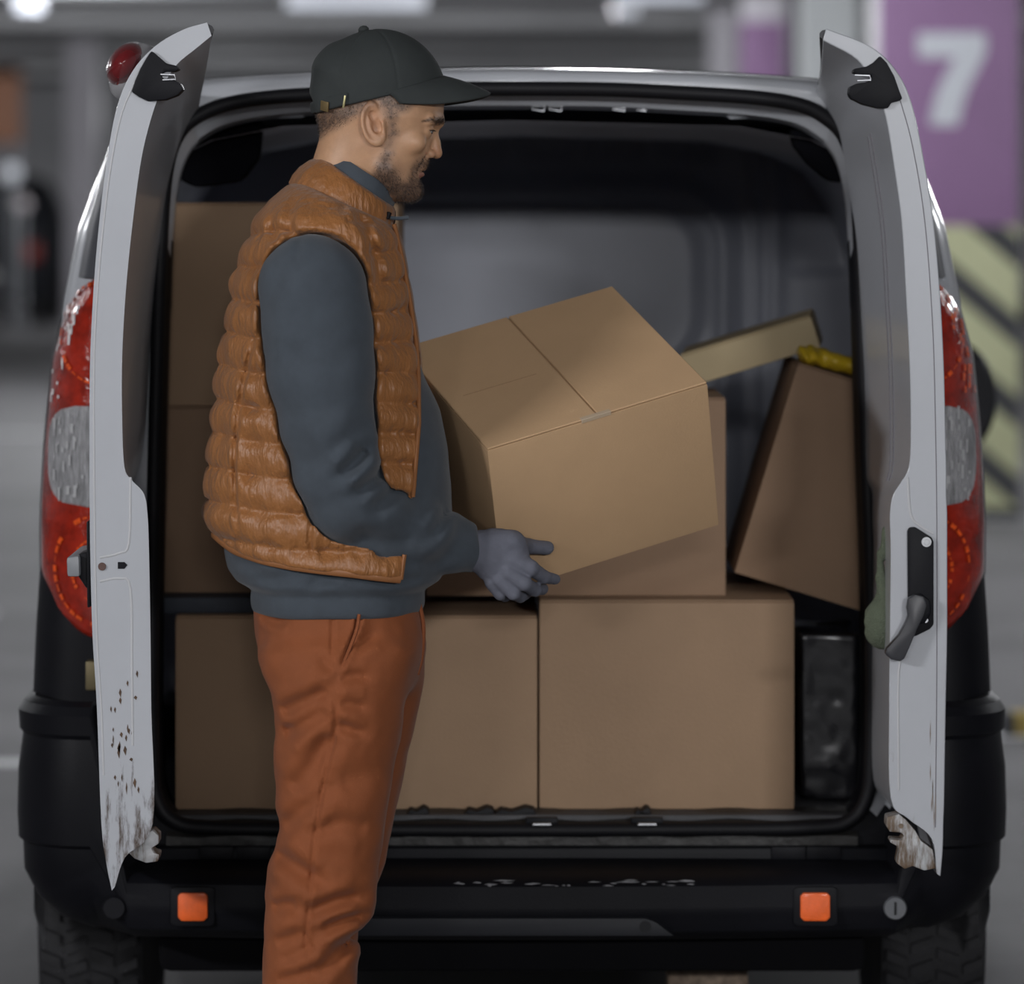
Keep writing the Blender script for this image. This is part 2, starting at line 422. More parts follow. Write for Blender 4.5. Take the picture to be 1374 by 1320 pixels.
g = [[body_pt(Y, u, .0)*np.array((sg, 1, 1))+np.array((0, .006, .008)) for u, sg in [(q, 1) for q in np.linspace(13.5, 19, 10)]+[(q, -1) for q in np.linspace(18.9, 13.5, 10)]] for Y in np.linspace(2.42, 3.08, 8)]
grid('windscreen', g, glass_v, van, thick=.004)

# rear frame: from the body corner round to the door opening
OPEN = [(687, 119), (560, 120), (450, 125), (360, 131), (300, 141), (262, 158), (238, 182), (224, 225), (217, 300), (212, 450), (208, 600), (205, 760), (203, 900), (204, 1020), (210, 1070), (232, 1100), (280, 1110),
        (450, 1112), (687, 1113)]
OPEN = OPEN+[(1374-x, y) for x, y in OPEN[-2:0:-1]]
def mirror_fix(p):   # the right side of the opening stands a little further in
    x, y = p
    return (x-4 if x > 1100 and y < 700 else x-1 if x > 1100 else x, y)
OPEN = [mirror_fix(p) for p in OPEN]
OPC = catmull(OPEN, 5, True)
outl = [(CX-w*S0, HOR-(z-CAM_Z)*S0) for w, z in HS]
outl = outl+[(1374-x, y) for x, y in outl[-2::-1]]
def ray_poly(poly, cx, cy, ang):
    dx, dy = math.cos(ang), math.sin(ang); best = 0
    n = len(poly)
    for i in range(n):
        x0, y0 = poly[i][0]-cx, poly[i][1]-cy; x1, y1 = poly[(i+1) % n][0]-cx, poly[(i+1) % n][1]-cy
        ex, ey = x1-x0, y1-y0
        den = dx*ey-dy*ex
        if abs(den) < 1e-9: continue
        t = (x0*ey-y0*ex)/den; s = (x0*dy-y0*dx)/den
        if 0 <= s <= 1 and t > best: best = t
    return cx+dx*best, cy+dy*best
angs = [2*PI*k/220 for k in range(220)]
ring = []
for a in angs:
    o = ray_poly(outl, CX, 620, a); i_ = ray_poly(OPC, CX, 620, a)
    o = np.array(o); i_ = np.array(i_)
    o[1] = min(o[1], 1188)
    row = []
    gap = np.linalg.norm(o-i_)
    for s in (0, .06, .16, .3, .5, .7, .85, 1.0):
        p = o+(i_-o)*s
        r = min(1.0, s*gap/min(70, gap*.45))
        Y = .10*(1-math.sqrt(max(0, 1-(1-r)**2)))
        q = np.array(P(p[0], p[1], 0)); q[1] = Y
        row.append(q)
    ring.append(row)
rf = grid('rear_frame', ring, [white, black_pl], van, auto=50, closed_u=True)
for pl in rf.data.polygons:
    c = pl.center; yy = HOR-(c.z-CAM_Z)*S0; xx = CX+(c.x)*S0
    if yy > 1090: pl.material_index = 1
for s in (-1, 1):      # black corner panels between lamp and bumper
    G = []
    for y in np.linspace(690, 965, 16):
        x0 = np.interp(y, [690, 760, 850, 965], [53.0, 49.0, 43.0, 38.0]); row = []
        for k in np.linspace(0, 1, 12):
            x = x0+118*k**1.5; r = min(1, (x-x0)/70); q = P(x, y, 0)
            row.append((q[0]*(1 if s < 0 else -1)+.004*s*(1-r), .10*(1-math.sqrt(max(0, 1-(1-r)**2)))-.006, q[2]))
        G.append(row)
    grid('corner_panel', G, black_pl, van, auto=60)
# jamb going inwards from the opening
jam = []
for k, p in enumerate(OPC):
    x, y = p
    q0 = np.array(P(x, y, 0))
    inx = .012*np.sign(CX-x)*min(1, abs(x-CX)/200)
    q1 = q0+np.array((inx*.5, .045, 0)); q2 = q0+np.array((inx, .062, -.028 if y < 400 else 0)); q3 = q0+np.array((inx, .11, -.034 if y < 400 else 0)); q4 = q0+np.array((0, .16, -.03 if y < 400 else 0))
    jam.append([q0, q1, q2, q3, q4])
jb = grid('door_jamb', jam, [white, black_pl], van, auto=50, closed_u=True)
for pl in jb.data.polygons:
    if pl.center.z < P(0, 1085, 0)[2] or (pl.center.z < P(0, 330, 0)[2] and abs(pl.center.x) > .5): pl.material_index = 1
# weather strip
tube('door_seal', [P(x, y, -.012) for x, y in OPC], .0135, rubber, van, closed=True, n=10, flat=(.95, 1.25))
# roof hooks under the header
for x in (722, 745, 830, 858):
    q = P(x, 147, .10)
    tube('hook', [(q[0]-.012, .10, q[2]+.012), (q[0]-.010, .095, q[2]), (q[0]+.010, .095, q[2]-.003), (q[0]+.013, .10, q[2]+.010)], .0022, steel, van, n=6)
for x0, x1 in ((330, 415), (960, 1060)):
    prism('header_reinforcement', [(x0, 146), (x1, 146), (x1-8, 158), (x0+20, 160)], .105, .15, white, van, .004)

# cargo bay
BK = 1.86
cab = M('bay_paint', (.46, .48, .55), .36, var=.13, vscale=2.2)
def bay_half(Y):
    z = [.553, .62, .80, .95, 1.1, 1.3, 1.45, 1.6, 1.68, 1.73, 1.755, 1.765]
    x = [.745, .755, .765, .768, .77, .765, .745, .69, .63, .53, .40, 0]
    return x, z
x, z = bay_half(0)
rows = []
for Y in np.linspace(.10, BK, 24):
    rib = .02*math.exp(-((Y-.55)/.05)**2)+.02*math.exp(-((Y-1.2)/.05)**2)
    L = [(-(a-rib*(1 if b > .6 else 0)), Y, b-(rib if b > 1.7 else 0)) for a, b in zip(x, z)]
    rows.append(L+[(-a, b, c) for a, b, c in L[-2::-1]])
grid('cargo_lining', rows, cab, van, auto=35)
box('cargo_floor', (-.765, .02, .50), (.765, BK, .553), M('bay_floor', (.06, .06, .065), .6, var=.4, vscale=8, bump=.1, bscale=60), van, .004)
# bulkhead with pressed ribs
def rrect(px, py, x0, y0, x1, y1, r):
    cx, cy, hx, hy = (x0+x1)/2, (y0+y1)/2, (x1-x0)/2-r, (y1-y0)/2-r
    dx = np.maximum(np.abs(px-cx)-hx, 0); dy = np.maximum(np.abs(py-cy)-hy, 0)
    return np.sqrt(dx*dx+dy*dy)-r+np.minimum(np.maximum(np.abs(px-cx)-hx, np.abs(py-cy)-hy), 0)
px = np.arange(200, 1182, 5.0); py = np.arange(170, 940, 5.0)
PX, PY = np.meshgrid(px, py, indexing='ij')
d1 = rrect(PX, PY, 385, 238, 990, 860, 95); d2 = rrect(PX, PY, 425, 267, 938, 492, 75); d3 = rrect(PX, PY, 425, 540, 938, 820, 60)
sg = lambda d, w: 1/(1+np.exp(-np.clip(d/w, -30, 30)))
h = .030*sg(-d1, 5)-.018*sg(-d2, 4)-.018*sg(-d3, 4)+.012*np.exp(-((d1+20)/9)**2)
for xx in (640, 735, 828, 922): h -= .016*sg(-rrect(PX, PY, xx-36, 120, xx+36, 210, 14), 4)
for xx in (1012, 1040): h += .012*np.exp(-((PX-xx)/9)**2)
h -= .012*sg(-rrect(PX, PY, 1052, 222, 1140, 366, 14), 4)
sc = (BK-CAM_Y)/F_PX
G = np.stack([(PX-CX)*sc, BK-.01-h, CAM_Z-(PY-HOR)*sc], -1)
grid('bulkhead', G, cab, van, auto=80)
# solid black slabs painting the dark of hollows in the upper corners
prism('cavity_shade_slab', [(240, 195), (262, 172), (352, 160), (347, 212), (322, 244), (262, 252), (238, 240)], .165, .24, M('cavity_shade', (.004, .004, .006), .9, spec=.1), van, .012)
prism('cavity_shade_slab', [(1060, 172), (1102, 178), (1126, 205), (1138, 245), (1112, 243), (1085, 220), (1066, 196)], .165, .24, MATS['cavity_shade'], van, .010)
# sill plate with lock strikers
sill = M('scuffed_sill', (.022, .021, .020), .5, metal=0, var=.6, vscale=22, bump=.3, bscale=50)
pr = [(.10, .556), (.05, .553), (.02, .545), (.0, .528), (-.01, .520), (-.01, .49), (.1, .49)]
xs = np.linspace(-.60, .60, 60)
grid('sill_plate', [[(xx, a, b+.002*math.sin(xx*37)) for a, b in pr] for xx in xs], sill, van, auto=35)
for xx in (727, 868):
    q = P(xx, 1104, -.012)
    box('striker_plate', (q[0]-.028, -.016, q[2]-.013), (q[0]+.028, .0, q[2]+.010), black_gl, van, .003)
    tube('striker', [(q[0]-.017, -.014, q[2]-.002), (q[0]-.014, -.030, q[2]), (q[0]+.014, -.030, q[2]), (q[0]+.017, -.014, q[2]-.002)], .0035, steel, van, n=8)
for xx, w in ((642, 22), (690, 30), (560, 16), (862, 12)):
    q = P(xx, 1088, .055); n_ = 6
    prism('torn_rubber', [(xx-w, 1094), (xx-w*.6, 1086), (xx-w*.1, 1089), (xx+w*.5, 1083), (xx+w*.9, 1086), (xx+w, 1094)], .03, .075, rubber, van, .003)
box('sill_panel', (-.66, -.035, .425), (.66, .05, .505), black_gl, van, .01)
for xx in (1058, 1105, 290, 340): 
    q = P(xx, 1145, -.036); box('drain_cover', (q[0]-.03, -.040, q[2]-.010), (q[0]+.03, -.02, q[2]+.012), black_pl, van, .003)
box('underbody', (-.62, .06, .27), (.62, 3.9, .50), M('underbody', (.004, .004, .005), .9, spec=.1), van, .02)

# bumper
def bump_path():
    pts = []
    for Y in (.29, .2, .1, .03): pts.append((-.862, Y))
    for a in np.linspace(0, 90, 10)[1:]:
        t = math.radians(a); pts.append((-.862+.14*(1-math.cos(t)), .03-.15*math.sin(t)))
    for xx in np.linspace(-.70, .70, 34)[1:]: pts.append((xx, -.12-.045*(1-(xx/.72)**2)))
    pts += [(-a, b) for a, b in reversed(pts[:13])]
    return np.array(pts)
bpth = bump_path(); tan = np.gradient(bpth, axis=0); tan /= np.linalg.norm(tan, axis=1)[:, None]
nor = np.stack([tan[:, 1], -tan[:, 0]], 1); nor = np.where((nor[:, :1]*bpth[:, :1]+nor[:, 1:]*(bpth[:, 1:]-.6)) < 0, -nor, nor)
G = []
zz = lambda y, Y=-.12: P(0, y, Y)[2]
for (a, b), n_ in zip(bpth, nor):
    e = min(1, max(0, (abs(a)-.665)/.045)); e = e*e*(3-2*e)
    row = []
    for yc, ym, oc, om in ((955, 1160, -.10, -.16), (947, 1162, -.055, -.12), (944, 1168, -.030, -.05), (950, 1176, -.012, -.012), (962, 1184, -.002, 0), (988, 1196, -.004, 0), (994, 1200, -.010, 0),
                           (1040, 1206, -.002, 0), (1100, 1212, 0, 0), (1136, 1220, -.002, 0), (1141, 1224, -.010, -.002), (1180, 1234, -.012, -.004), (1215, 1246, -.035, -.010), (1245, 1256, -.075, -.03), (1262, 1266, -.13, -.08)):
        y = yc*e+ym*(1-e); o = oc*e+om*(1-e)
        row.append((a+n_[0]*o, b+n_[1]*o, zz(y)))
    G.append(row)
bum = grid('rear_bumper', G, bumper_pl, van, auto=30)
def bY(x): return -.12-.045*(1-(min(.72, abs(x))/.72)**2)
orange = M('orange_reflector', (.85, .125, .012), .4, var=.15, vscale=60, coat=.15, bump=.2, bscale=500)
for (cx_, cy_) in ((258.5, 1217), (1094, 1217)):
    q = P(cx_, cy_, -.15); yb = bY(q[0])
    r = .0255
    o = [(cx_-30, cy_-24), (cx_-24, cy_-27), (cx_+24, cy_-27), (cx_+30, cy_-24), (cx_+30, cy_+22), (cx_+24, cy_+26), (cx_-24, cy_+26), (cx_-30, cy_+22)]
    fr = prism('reflector_frame', o, yb-.006, yb+.02, black_pl, van, .003)
    i_ = [(cx_-20, cy_-15), (cx_-16, cy_-19), (cx_+16, cy_-19), (cx_+20, cy_-15), (cx_+20, cy_+14), (cx_+15, cy_+19), (cx_-15, cy_+19), (cx_-20, cy_+14)]
    prism('reflector_lens', i_, yb-.011, yb+.0, orange, fr, .003)
for cx_, m_ in ((153, black_pl), (1201, M('grey_cap', (.10, .105, .115), .45))):
    q = P(cx_, 1218, -.13); yb = bY(q[0])+.004
    lathe('tow_eye_cover', [(.001, .0), (.018, .0), (.020, .003), (.020, .03)], (q[0], yb-.012, q[2]), (0, 1, 0), m_, van, 28)
    if cx_ > 600: box('cover_slot', (q[0]-.002, yb-.0135, q[2]-.011), (q[0]+.002, yb-.010, q[2]+.011), rubber, van, .0005)
prism('step_strip', [(480, 1232), (866, 1232), (880, 1237), (905, 1256), (480, 1256)], -.178, -.14, M('step_plastic', (.014, .015, .019), .5, spec=.2), van, .003)
q = P(866, 1243, -.178)
lathe('step_hole', [(.001, 0), (.010, 0), (.010, .004)], (q[0], -.1795, q[2]), (0, 1, 0), rubber, van, 16)
# scuffs on the bumper ledge
scuff = M('scuffed_plastic', (.16, .16, .17), .4, var=.5, vscale=60)
parts = []
for k in range(30):
    xx = random.uniform(600, 930); w = random.uniform(2, 11)*(1.6 if random.random() < .2 else 1); yy = 1184+random.uniform(-3, 5)
    yb = bY(P(xx, yy, -.16)[0])-.0012
    pts = [(xx-w, yy), (xx-w*.2, yy-random.uniform(.5, 1.4)), (xx+w, yy-.3), (xx+w*.3, yy+random.uniform(.4, 1.0))]
    parts.append(([P(x, y, yb) for x, y in pts], [(0, 1, 2, 3)]))
join_meshes('scuff_marks', parts, scuff, bum, smooth=False)['kind'] = 'stuff'
# exhaust box under the floor
q = P(948, 1318, .45)
lathe('silencer', [(.01, -.075), (.075, -.073), (.085, -.06), (.085, .06), (.075, .073), (.01, .075)], q, (1, 0, .02), rust, van, 32)
tube('exhaust_pipe', [(q[0]-.05, .50, q[2]+.03), (q[0]-.10, .6, q[2]+.05), (q[0]-.2, .9, q[2]+.06), (q[0]-.2, 2.2, q[2]+.06)], .022, rust, van)

# wheels
def wheel(sx, Y):
    w = empty('wheel', (sx*.772, Y, WR)); w.parent = van; w.location = Vector((sx*.772, Y, WR))-van.location
    c = (sx*.772, Y, WR); hw = .095
    def ln(name, pr, m, n=48): 
        o = lathe(name, pr, c, (1, 0, 0), m, None, n)
        o.data.transform(Matrix.Translation(-Vector(c))); o.parent = w
        return o
    ln('tyre', [(.19, -hw+.01), (.25, -hw-.004), (.285, -hw), (.298, -hw+.02), (.300, -.03), (.300, .03), (.298, hw-.02), (.285, hw), (.25, hw+.004), (.19, hw-.01)], tyre_m)
    ln('rim', [(.02, .05), (.10, .05), (.16, .02), (.195, .07), (.195, -.07), (.02, -.02)], steel)
    parts = []
    for k in range(44):
        a = 2*PI*k/44
        for j, (x0, x1, sh) in enumerate(((-.088, -.052, 0), (-.044, -.004, .5), (.004, .044, .2), (.052, .088, .7))):
            vv = []
            for xx in (x0, x1):
                for rr in (.296, .3075):
                    for da in (.06, .122):
                        t = a+da+sh*.07+(.05 if xx == x1 else 0)*(1 if j % 2 else -1)
                        vv.append((xx, rr*math.sin(t), rr*math.cos(t)))
            parts.append((vv, [(0, 1, 3, 2), (4, 6, 7, 5), (0, 4, 5, 1), (2, 3, 7, 6), (0, 2, 6, 4), (1, 5, 7, 3)]))
    o = join_meshes('tread', parts, tyre_m, None, smooth=False); o.parent = w
for sx in (-1, 1):
    for Y in WY: wheel(sx, Y)
for s in (-1, 1):   # dark wheel housings and mudguard behind the bumper corner
    g = [[(s*xx, WY[0]+.36*math.cos(t), WR+.36*math.sin(t)) for xx in (.64, .70, .78)] for t in np.linspace(.05, PI-.05, 20)]
    grid('wheel_housing', g, MATS['underbody'], van, auto=60)

# tail lamps
def tail_light(s):
    red = M('tail_red', (.30, .016, .005), .16, var=.6, vscale=26, coat=1, bump=.25, bscale=90)
    dark = M('tail_surround', (.02, .02, .024), .35)
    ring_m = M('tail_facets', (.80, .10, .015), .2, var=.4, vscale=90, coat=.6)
    clear = M('tail_clear', (.30, .30, .31), .12, var=.5, vscale=30, bump=.6, bscale=90, stretch=(4, 4, .6), coat=1)
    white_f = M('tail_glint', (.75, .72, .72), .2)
    yl = [372, 385, 415, 480, 600, 700, 770, 820, 846, 858]
    xl = [122, 104, 88, 72, 62, 56, 55, 66, 88, 118]
    if s > 0: xl = [v-2 for v in xl]
    yy = np.linspace(373, 857, 60)
    def surf(x, y, off=0):
        x0 = np.interp(y, yl, xl); t = min(1, max(0, (x-x0)/(152-x0)))
        Y = .085-.125*math.sqrt(max(0, 1-(1-t)**2))
        bul = .012*math.sqrt(max(0, math.sin(PI*min(1, max(0, (y-372)/486)))))
        q = P(x, y, 0)
        n_ = np.array((-(1-t)*1.0, -(.3+t), 0)); n_ /= np.linalg.norm(n_)
        v = np.array((q[0], Y, q[2]))+n_*(off+bul)
        if s > 0: v[0] = -v[0]
        return v
    t = empty('tail_light'); t.parent = van; t.location = -van.location
    t.location = Vector((0, 0, 0))-van.location
    def sub(o): o.parent = t; return o
    G = []
    for y in yy:
        x0 = np.interp(y, yl, xl); row = []
        for k in np.linspace(0, 1, 14): row.append(surf(x0+(152-x0)*k**1.6, y))
        G.append(row)
    sub(grid('lens', G, red, None, auto=70))
    G = []
    for y in np.linspace(366, 866, 50):
        yc = 373+(y-366)*484/500
        x0 = np.interp(yc, yl, xl)-7
        G.append([surf(x0+(156-x0)*k**1.6, y, -.006) for k in np.linspace(0, 1, 12)])
    sub(grid('surround', G, dark, None, auto=70))
    for cx_, cy_, r in ((138, 446, 54), (136, 762, 58), (136, 762, 34)):
        parts = []
        for k in range(34):
            a = 2*PI*k/34
            if random.random() < .18: continue
            w = random.uniform(.5, 2.6); da = random.uniform(.05, .085)
            q = [surf(cx_+(r+e)*math.cos(a+f)*.95, cy_+(r+e)*math.sin(a+f)*1.25, .0025) for e in (-w, w) for f in (-da, da)]
            parts.append((q, [(0, 1, 3, 2)]))
        sub(join_meshes('reflector_ring', parts, ring_m, None))['kind'] = 'stuff'
    G = []
    for y in np.linspace(543, 678, 26):
        c = (y-610)/67.5; e = (max(0, 1-abs(c)**3.2))**(1/3.2)
        xl_ = 126-52*e
        G.append([surf(xl_+(152-xl_)*k, y, .004) for k in np.linspace(0, 1, 10)])
    sub(grid('clear_lens', G, clear, None, auto=60))
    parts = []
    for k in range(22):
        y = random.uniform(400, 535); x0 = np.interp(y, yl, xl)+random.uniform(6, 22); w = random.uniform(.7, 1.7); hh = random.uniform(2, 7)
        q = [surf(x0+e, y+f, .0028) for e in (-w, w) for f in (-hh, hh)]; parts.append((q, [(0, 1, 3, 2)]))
    sub(join_meshes('glint_fleck', parts, white_f if s < 0 else ring_m, None))['kind'] = 'stuff'  # highlights on the red lens, painted as bright flecks
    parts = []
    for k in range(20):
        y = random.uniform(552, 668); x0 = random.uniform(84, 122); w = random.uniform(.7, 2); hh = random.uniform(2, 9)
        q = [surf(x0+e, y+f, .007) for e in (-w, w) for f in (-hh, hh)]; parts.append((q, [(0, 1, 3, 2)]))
    sub(join_meshes('clear_glint_fleck', parts, M('clear_glint', (.45, .45, .46), .15), None))['kind'] = 'stuff'  # pale flecks paint glints onto the clear lens
    return t
tail_light(-1); tail_light(1)
# dark strip on each rear pillar above the lamp, catch under it
def pillar_strip(s):
    G = []
    for y, x0, x1 in ((196, 142, 165), (240, 128, 165), (300, 112, 160), (345, 103, 158), (372, 98, 156)):
        row = []
        for k in np.linspace(0, 1, 7):
            x = x0+(x1-x0)*k; q = P(x, y, 0); row.append((q[0]*(1 if s < 0 else -1), .055-.09*math.sqrt(max(0, 1-(1-k)**2)), q[2]))
        G.append(row)
    grid('pillar_strip', G, M('pillar_strip_dark', (.06, .062, .072), .35), van, auto=70)
pillar_strip(-1); pillar_strip(1)
q = P(124, 905, -.02); box('door_catch', (q[0]-.01, -.04, q[2]-.025), (q[0]+.02, .01, q[2]+.025), M('brass_dull', (.16, .13, .07), .5, metal=.6), van, .003)

# side mirrors
def side_mirror(s, x0, x1):
    t = empty('side_mirror'); t.parent = van; t.location = -van.location
    z = 1.16; v = []
    o = lathe('mirror_shell', [(.001, 0), (.6, .005), (.95, .03), (1, .06), (.8, .10), (.3, .13), (.001, .135)], (0, 0, 0), (0, 1, 0), black_pl, t, 28, 60)
    o.data.transform(Matrix.Translation((s*(x0+x1)/2, 2.36, z)) @ Matrix.Diagonal(((x1-x0)/2, 1, .135, 1)))
    o = lathe('mirror_glass', [(.001, 0), (.86, 0), (.86, .004)], (0, 0, 0), (0, 1, 0), M('mirror_glass', (.05, .05, .055), .12, metal=.8), t, 28, 60)
    o.data.transform(Matrix.Translation((s*(x0+x1)/2, 2.352, z)) @ Matrix.Diagonal(((x1-x0)/2, 1, .126, 1)))
    box('mirror_arm', (min(s*.80, s*x0-s*-.03), 2.40, z-.06), (max(s*.80, s*x0-s*-.03), 2.46, z-.02), black_pl, t, .008)
side_mirror(1, .93, 1.125); side_mirror(-1, .87, 1.015)

# ---- rear doors
LP = [((150, 1195), (154, 1190)), ((143, 1160), (168, 1150)), ((136, 1105), (205, 1105)), ((130, 950), (203, 950)), ((124, 850), (202, 850)), ((121, 740), (200, 740)), ((120.5, 690), (198, 690)),
      ((120, 665), (193, 662)), ((120, 650), (177, 644)), ((120, 630), (167, 626)), ((120, 560), (164, 560)), ((121, 480), (164, 480)), ((126, 380), (169, 390)), ((134, 290), (178, 300)),
      ((145, 205), (190, 212)), ((158, 140), (205, 152)), ((178, 95), (220, 114)), ((208, 62), (238, 86)), ((245, 40), (262, 66)), ((278, 30), (284, 48))]
RP = [((1262, 1176), (1257, 1172)), ((1265, 1140), (1250, 1125)), ((1266, 1100), (1218, 1098)), ((1267, 1072), (1195, 1070)), ((1269, 950), (1193, 950)), ((1271, 850), (1194, 850)), ((1271, 740), (1195, 740)),
      ((1271, 690), (1194, 690)), ((1270, 666), (1198, 665)), ((1270, 650), (1208, 648)), ((1270, 625), (1219, 628)), ((1269, 590), (1222, 590)), ((1267, 500), (1221, 500)), ((1262, 400), (1216, 400)),
      ((1253, 300), (1210, 300)), ((1240, 215), (1200, 225)), ((1224, 140), (1188, 155)), ((1203, 95), (1172, 115)), ((1168, 62), (1150, 80)), ((1108, 38), (1104, 54))]
def make_door(prs, Yf, dlow, dup, label, drop, dz, pm):
    pairs = np.array([[P(*a, Yf), P(*b, Yf)] for a, b in prs])
    n0 = len(prs); k = 5
    O = catmull(pairs[:, 0], k); I = catmull(pairs[:, 1], k); n = len(O)
    d = empty('rear_door', tuple(((O[0]+O[-1])/2)*np.array((1, 0, 0))+np.array((0, Yf/2, .5))))
    d['label'] = label; d.parent = van; d.location = Vector(d.location)-van.location
    def col(u):
        tmax = 19-drop*u
        rows = []
        for C in (O, I):
            t = np.linspace(0, 19, n)
            tt = np.where(t < 13, t, 13+(t-13)*(tmax-13)/6)
            i = np.linspace(0, 19, n)
            pt = np.stack([np.interp(tt, i, C[:, c]) for c in range(3)], 1)
            e = 1/(1+np.exp(-(t-9)*2.0)); dx = dlow+(dup-dlow)*e
            pt[:, 0] += dx*u; pt[:, 1] += (-.016-Yf)*u; pt[:, 2] += dz*u
            if u > .9: pt[:, 2] = np.maximum(pt[:, 2], .50)
            rows.append(pt)
        return rows
    us = [0, .03, .1, .2, .3, .4, .5, .6, .7, .8, .86, .92, .96, 1]
    cols = [col(u) for u in us]
    G = [np.vstack([o_, i_[::-1]]) for o_, i_ in cols]
    G = np.array(G); nu, nv = G.shape[:2]
    v = G.reshape(-1, 3); f = []
    for a in range(nu-1):
        for b in range(nv):
            f.append((a*nv+b, (a+1)*nv+b, (a+1)*nv+(b+1) % nv, a*nv+(b+1) % nv))
    for a in (0, nu-1):
        for b in range(n-1): f.append((a*nv+b, a*nv+b+1, a*nv+nv-2-b, a*nv+nv-1-b))
    o = mesh('door_panel', v, f, pm, None, smooth=True, auto=38)
    def adopt(o):
        t = van.location+d.location
        o.data.transform(Matrix.Translation(-t))
        o.parent = d; return o
    adopt(o)
    b = o.modifiers.new('bev', 'BEVEL'); b.width = .006; b.segments = 3; b.limit_method = 'ANGLE'; b.angle_limit = math.radians(50)
    return d, adopt, col
YL, YR = -.70, -.48
dL, adL, colL = make_door(LP, YL, -.066, -.018, 'open rear door with rust streaks and a red brake lamp at its top', 2.0, -.055, white_rust)
dR, adR, colR = make_door(RP, YR, .012, -.036, 'open rear door with a black lever handle on its edge', 1.1, -.035, white_worn)
def line_on(adopt, pts, Yf, mat, r=.0011, name='crease'):
    q = catmull([P(x, y, Yf-.0002) for x, y in pts], 4)
    adopt(tube(name, q, r, mat, None, n=6, flat=(1, .6)))
for ad, cl in ((adL, colL), (adR, colR)):     # dark rubber lip along the top edge of the door
    e = [(cl(u)[0][-1]+cl(u)[1][-1])/2+np.array((0, 0, .002)) for u in np.linspace(.02, 1, 14)]
    ad(tube('top_lip', e, .009, M('grey_rubber', (.05, .05, .055), .6), None, n=8, flat=(1, .8)))
crease_m = M('crease', (.16, .15, .17), .6); groove = M('hem_sealer', (.46, .465, .48), .5)
line_on(adL, [(139, 1040), (136, 950), (130, 850), (127, 700), (126, 500), (131, 390), (139, 300), (150, 215), (164, 150), (184, 105)], YL, groove, .0016)
line_on(adL, [(134, 748), (160, 742), (173, 728), (175, 640)], YL, groove, .002)
line_on(adL, [(134, 780), (160, 776), (175, 790), (177, 900), (178, 1000)], YL, groove, .002)
line_on(adR, [(1255, 1110), (1257, 900), (1257, 700), (1255, 560), (1252, 450), (1245, 340), (1236, 260), (1222, 185), (1208, 135)], YR, crease_m, .0008)
line_on(adR, [(1206, 1060), (1206, 900), (1218, 880)], YR, groove, .0018)
line_on(adR, [(1218, 640), (1222, 690), (1235, 706), (1252, 716)], YR, groove, .0022)
# inner pressing lines on the right door
for uu, tt in ((.35, (9.3, 16.2)), (.42, (9.2, 16.2))):
    o_, i_ = colR(uu); n = len(i_)
    a, b = int(tt[0]/19*n), int(tt[1]/19*n)
    pts = [(p[0]-.0005, p[1], p[2]) for p in i_[a:b]]
    adR(tube('pressing_line', pts, .0011, crease_m, None, n=6))
bl = black_pl
# top catches
lc = [(203, 68), (207, 71), (223, 85), (237, 88), (241, 93), (234, 96), (221, 96), (216, 101), (219, 106), (231, 106), (242, 112), (246, 120), (238, 128), (222, 134), (198, 136), (186, 130), (176, 123), (181, 108), (188, 92), (196, 78)]
adL(prism('top_catch', lc, YL-.010, YL+.03, bl, None, .004))
rc = [(1181, 75), (1190, 84), (1200, 102), (1207, 122), (1211, 132), (1208, 135), (1196, 138), (1192, 145), (1178, 145), (1158, 140), (1142, 132), (1139, 126), (1140, 117), (1150, 112), (1163, 110), (1170, 106), (1169, 101), (1153, 101), (1144, 97), (1147, 92), (1163, 89), (1172, 84)]
adR(prism('top_catch', rc, YR-.010, YR+.03, bl, None, .004))
for ad, x, y, Yf in ((adL, 226, 104, YL), (adR, 1158, 105, YR)):
    q = P(x, y, Yf); ad(tube('latch_wire', [(q[0]-.014, Yf-.008, q[2]+.005), (q[0]+.010, Yf-.010, q[2]+.004), (q[0]+.012, Yf-.010, q[2]-.003), (q[0]-.010, Yf-.008, q[2]-.004)], .0016, steel, None, n=6))
# bottom latches
blm = M('latch_paint', (.40, .41, .42), .45, var=.35, vscale=40, dirt=((.12, .08, .05), .40, .56, .2))
lat = [(1190, 1096), (1207, 1092), (1216, 1100), (1228, 1114), (1236, 1128), (1252, 1140), (1257, 1165), (1240, 1168), (1225, 1162), (1214, 1166), (1203, 1158), (1206, 1142), (1205, 1136), (1194, 1130), (1195, 1126), (1210, 1127), (1213, 1121), (1209, 1117), (1194, 1116), (1189, 1108)]
adR(prism('bottom_latch', lat, YR+.012, YR+.055, blm, None, .003))
q = P(1209, 1108, YR+.011); adR(lathe('latch_rivet', [(.001, -.002), (.004, -.002), (.004, .002)], q, (0, 1, 0), rust, None, 12))
lat2 = [(168, 1140), (190, 1118), (205, 1114), (213, 1121), (213, 1132), (203, 1138), (206, 1144), (214, 1146), (212, 1156), (196, 1158), (180, 1152)]
adL(prism('bottom_latch', lat2, YL+.06, YL+.11, blm, None, .003))
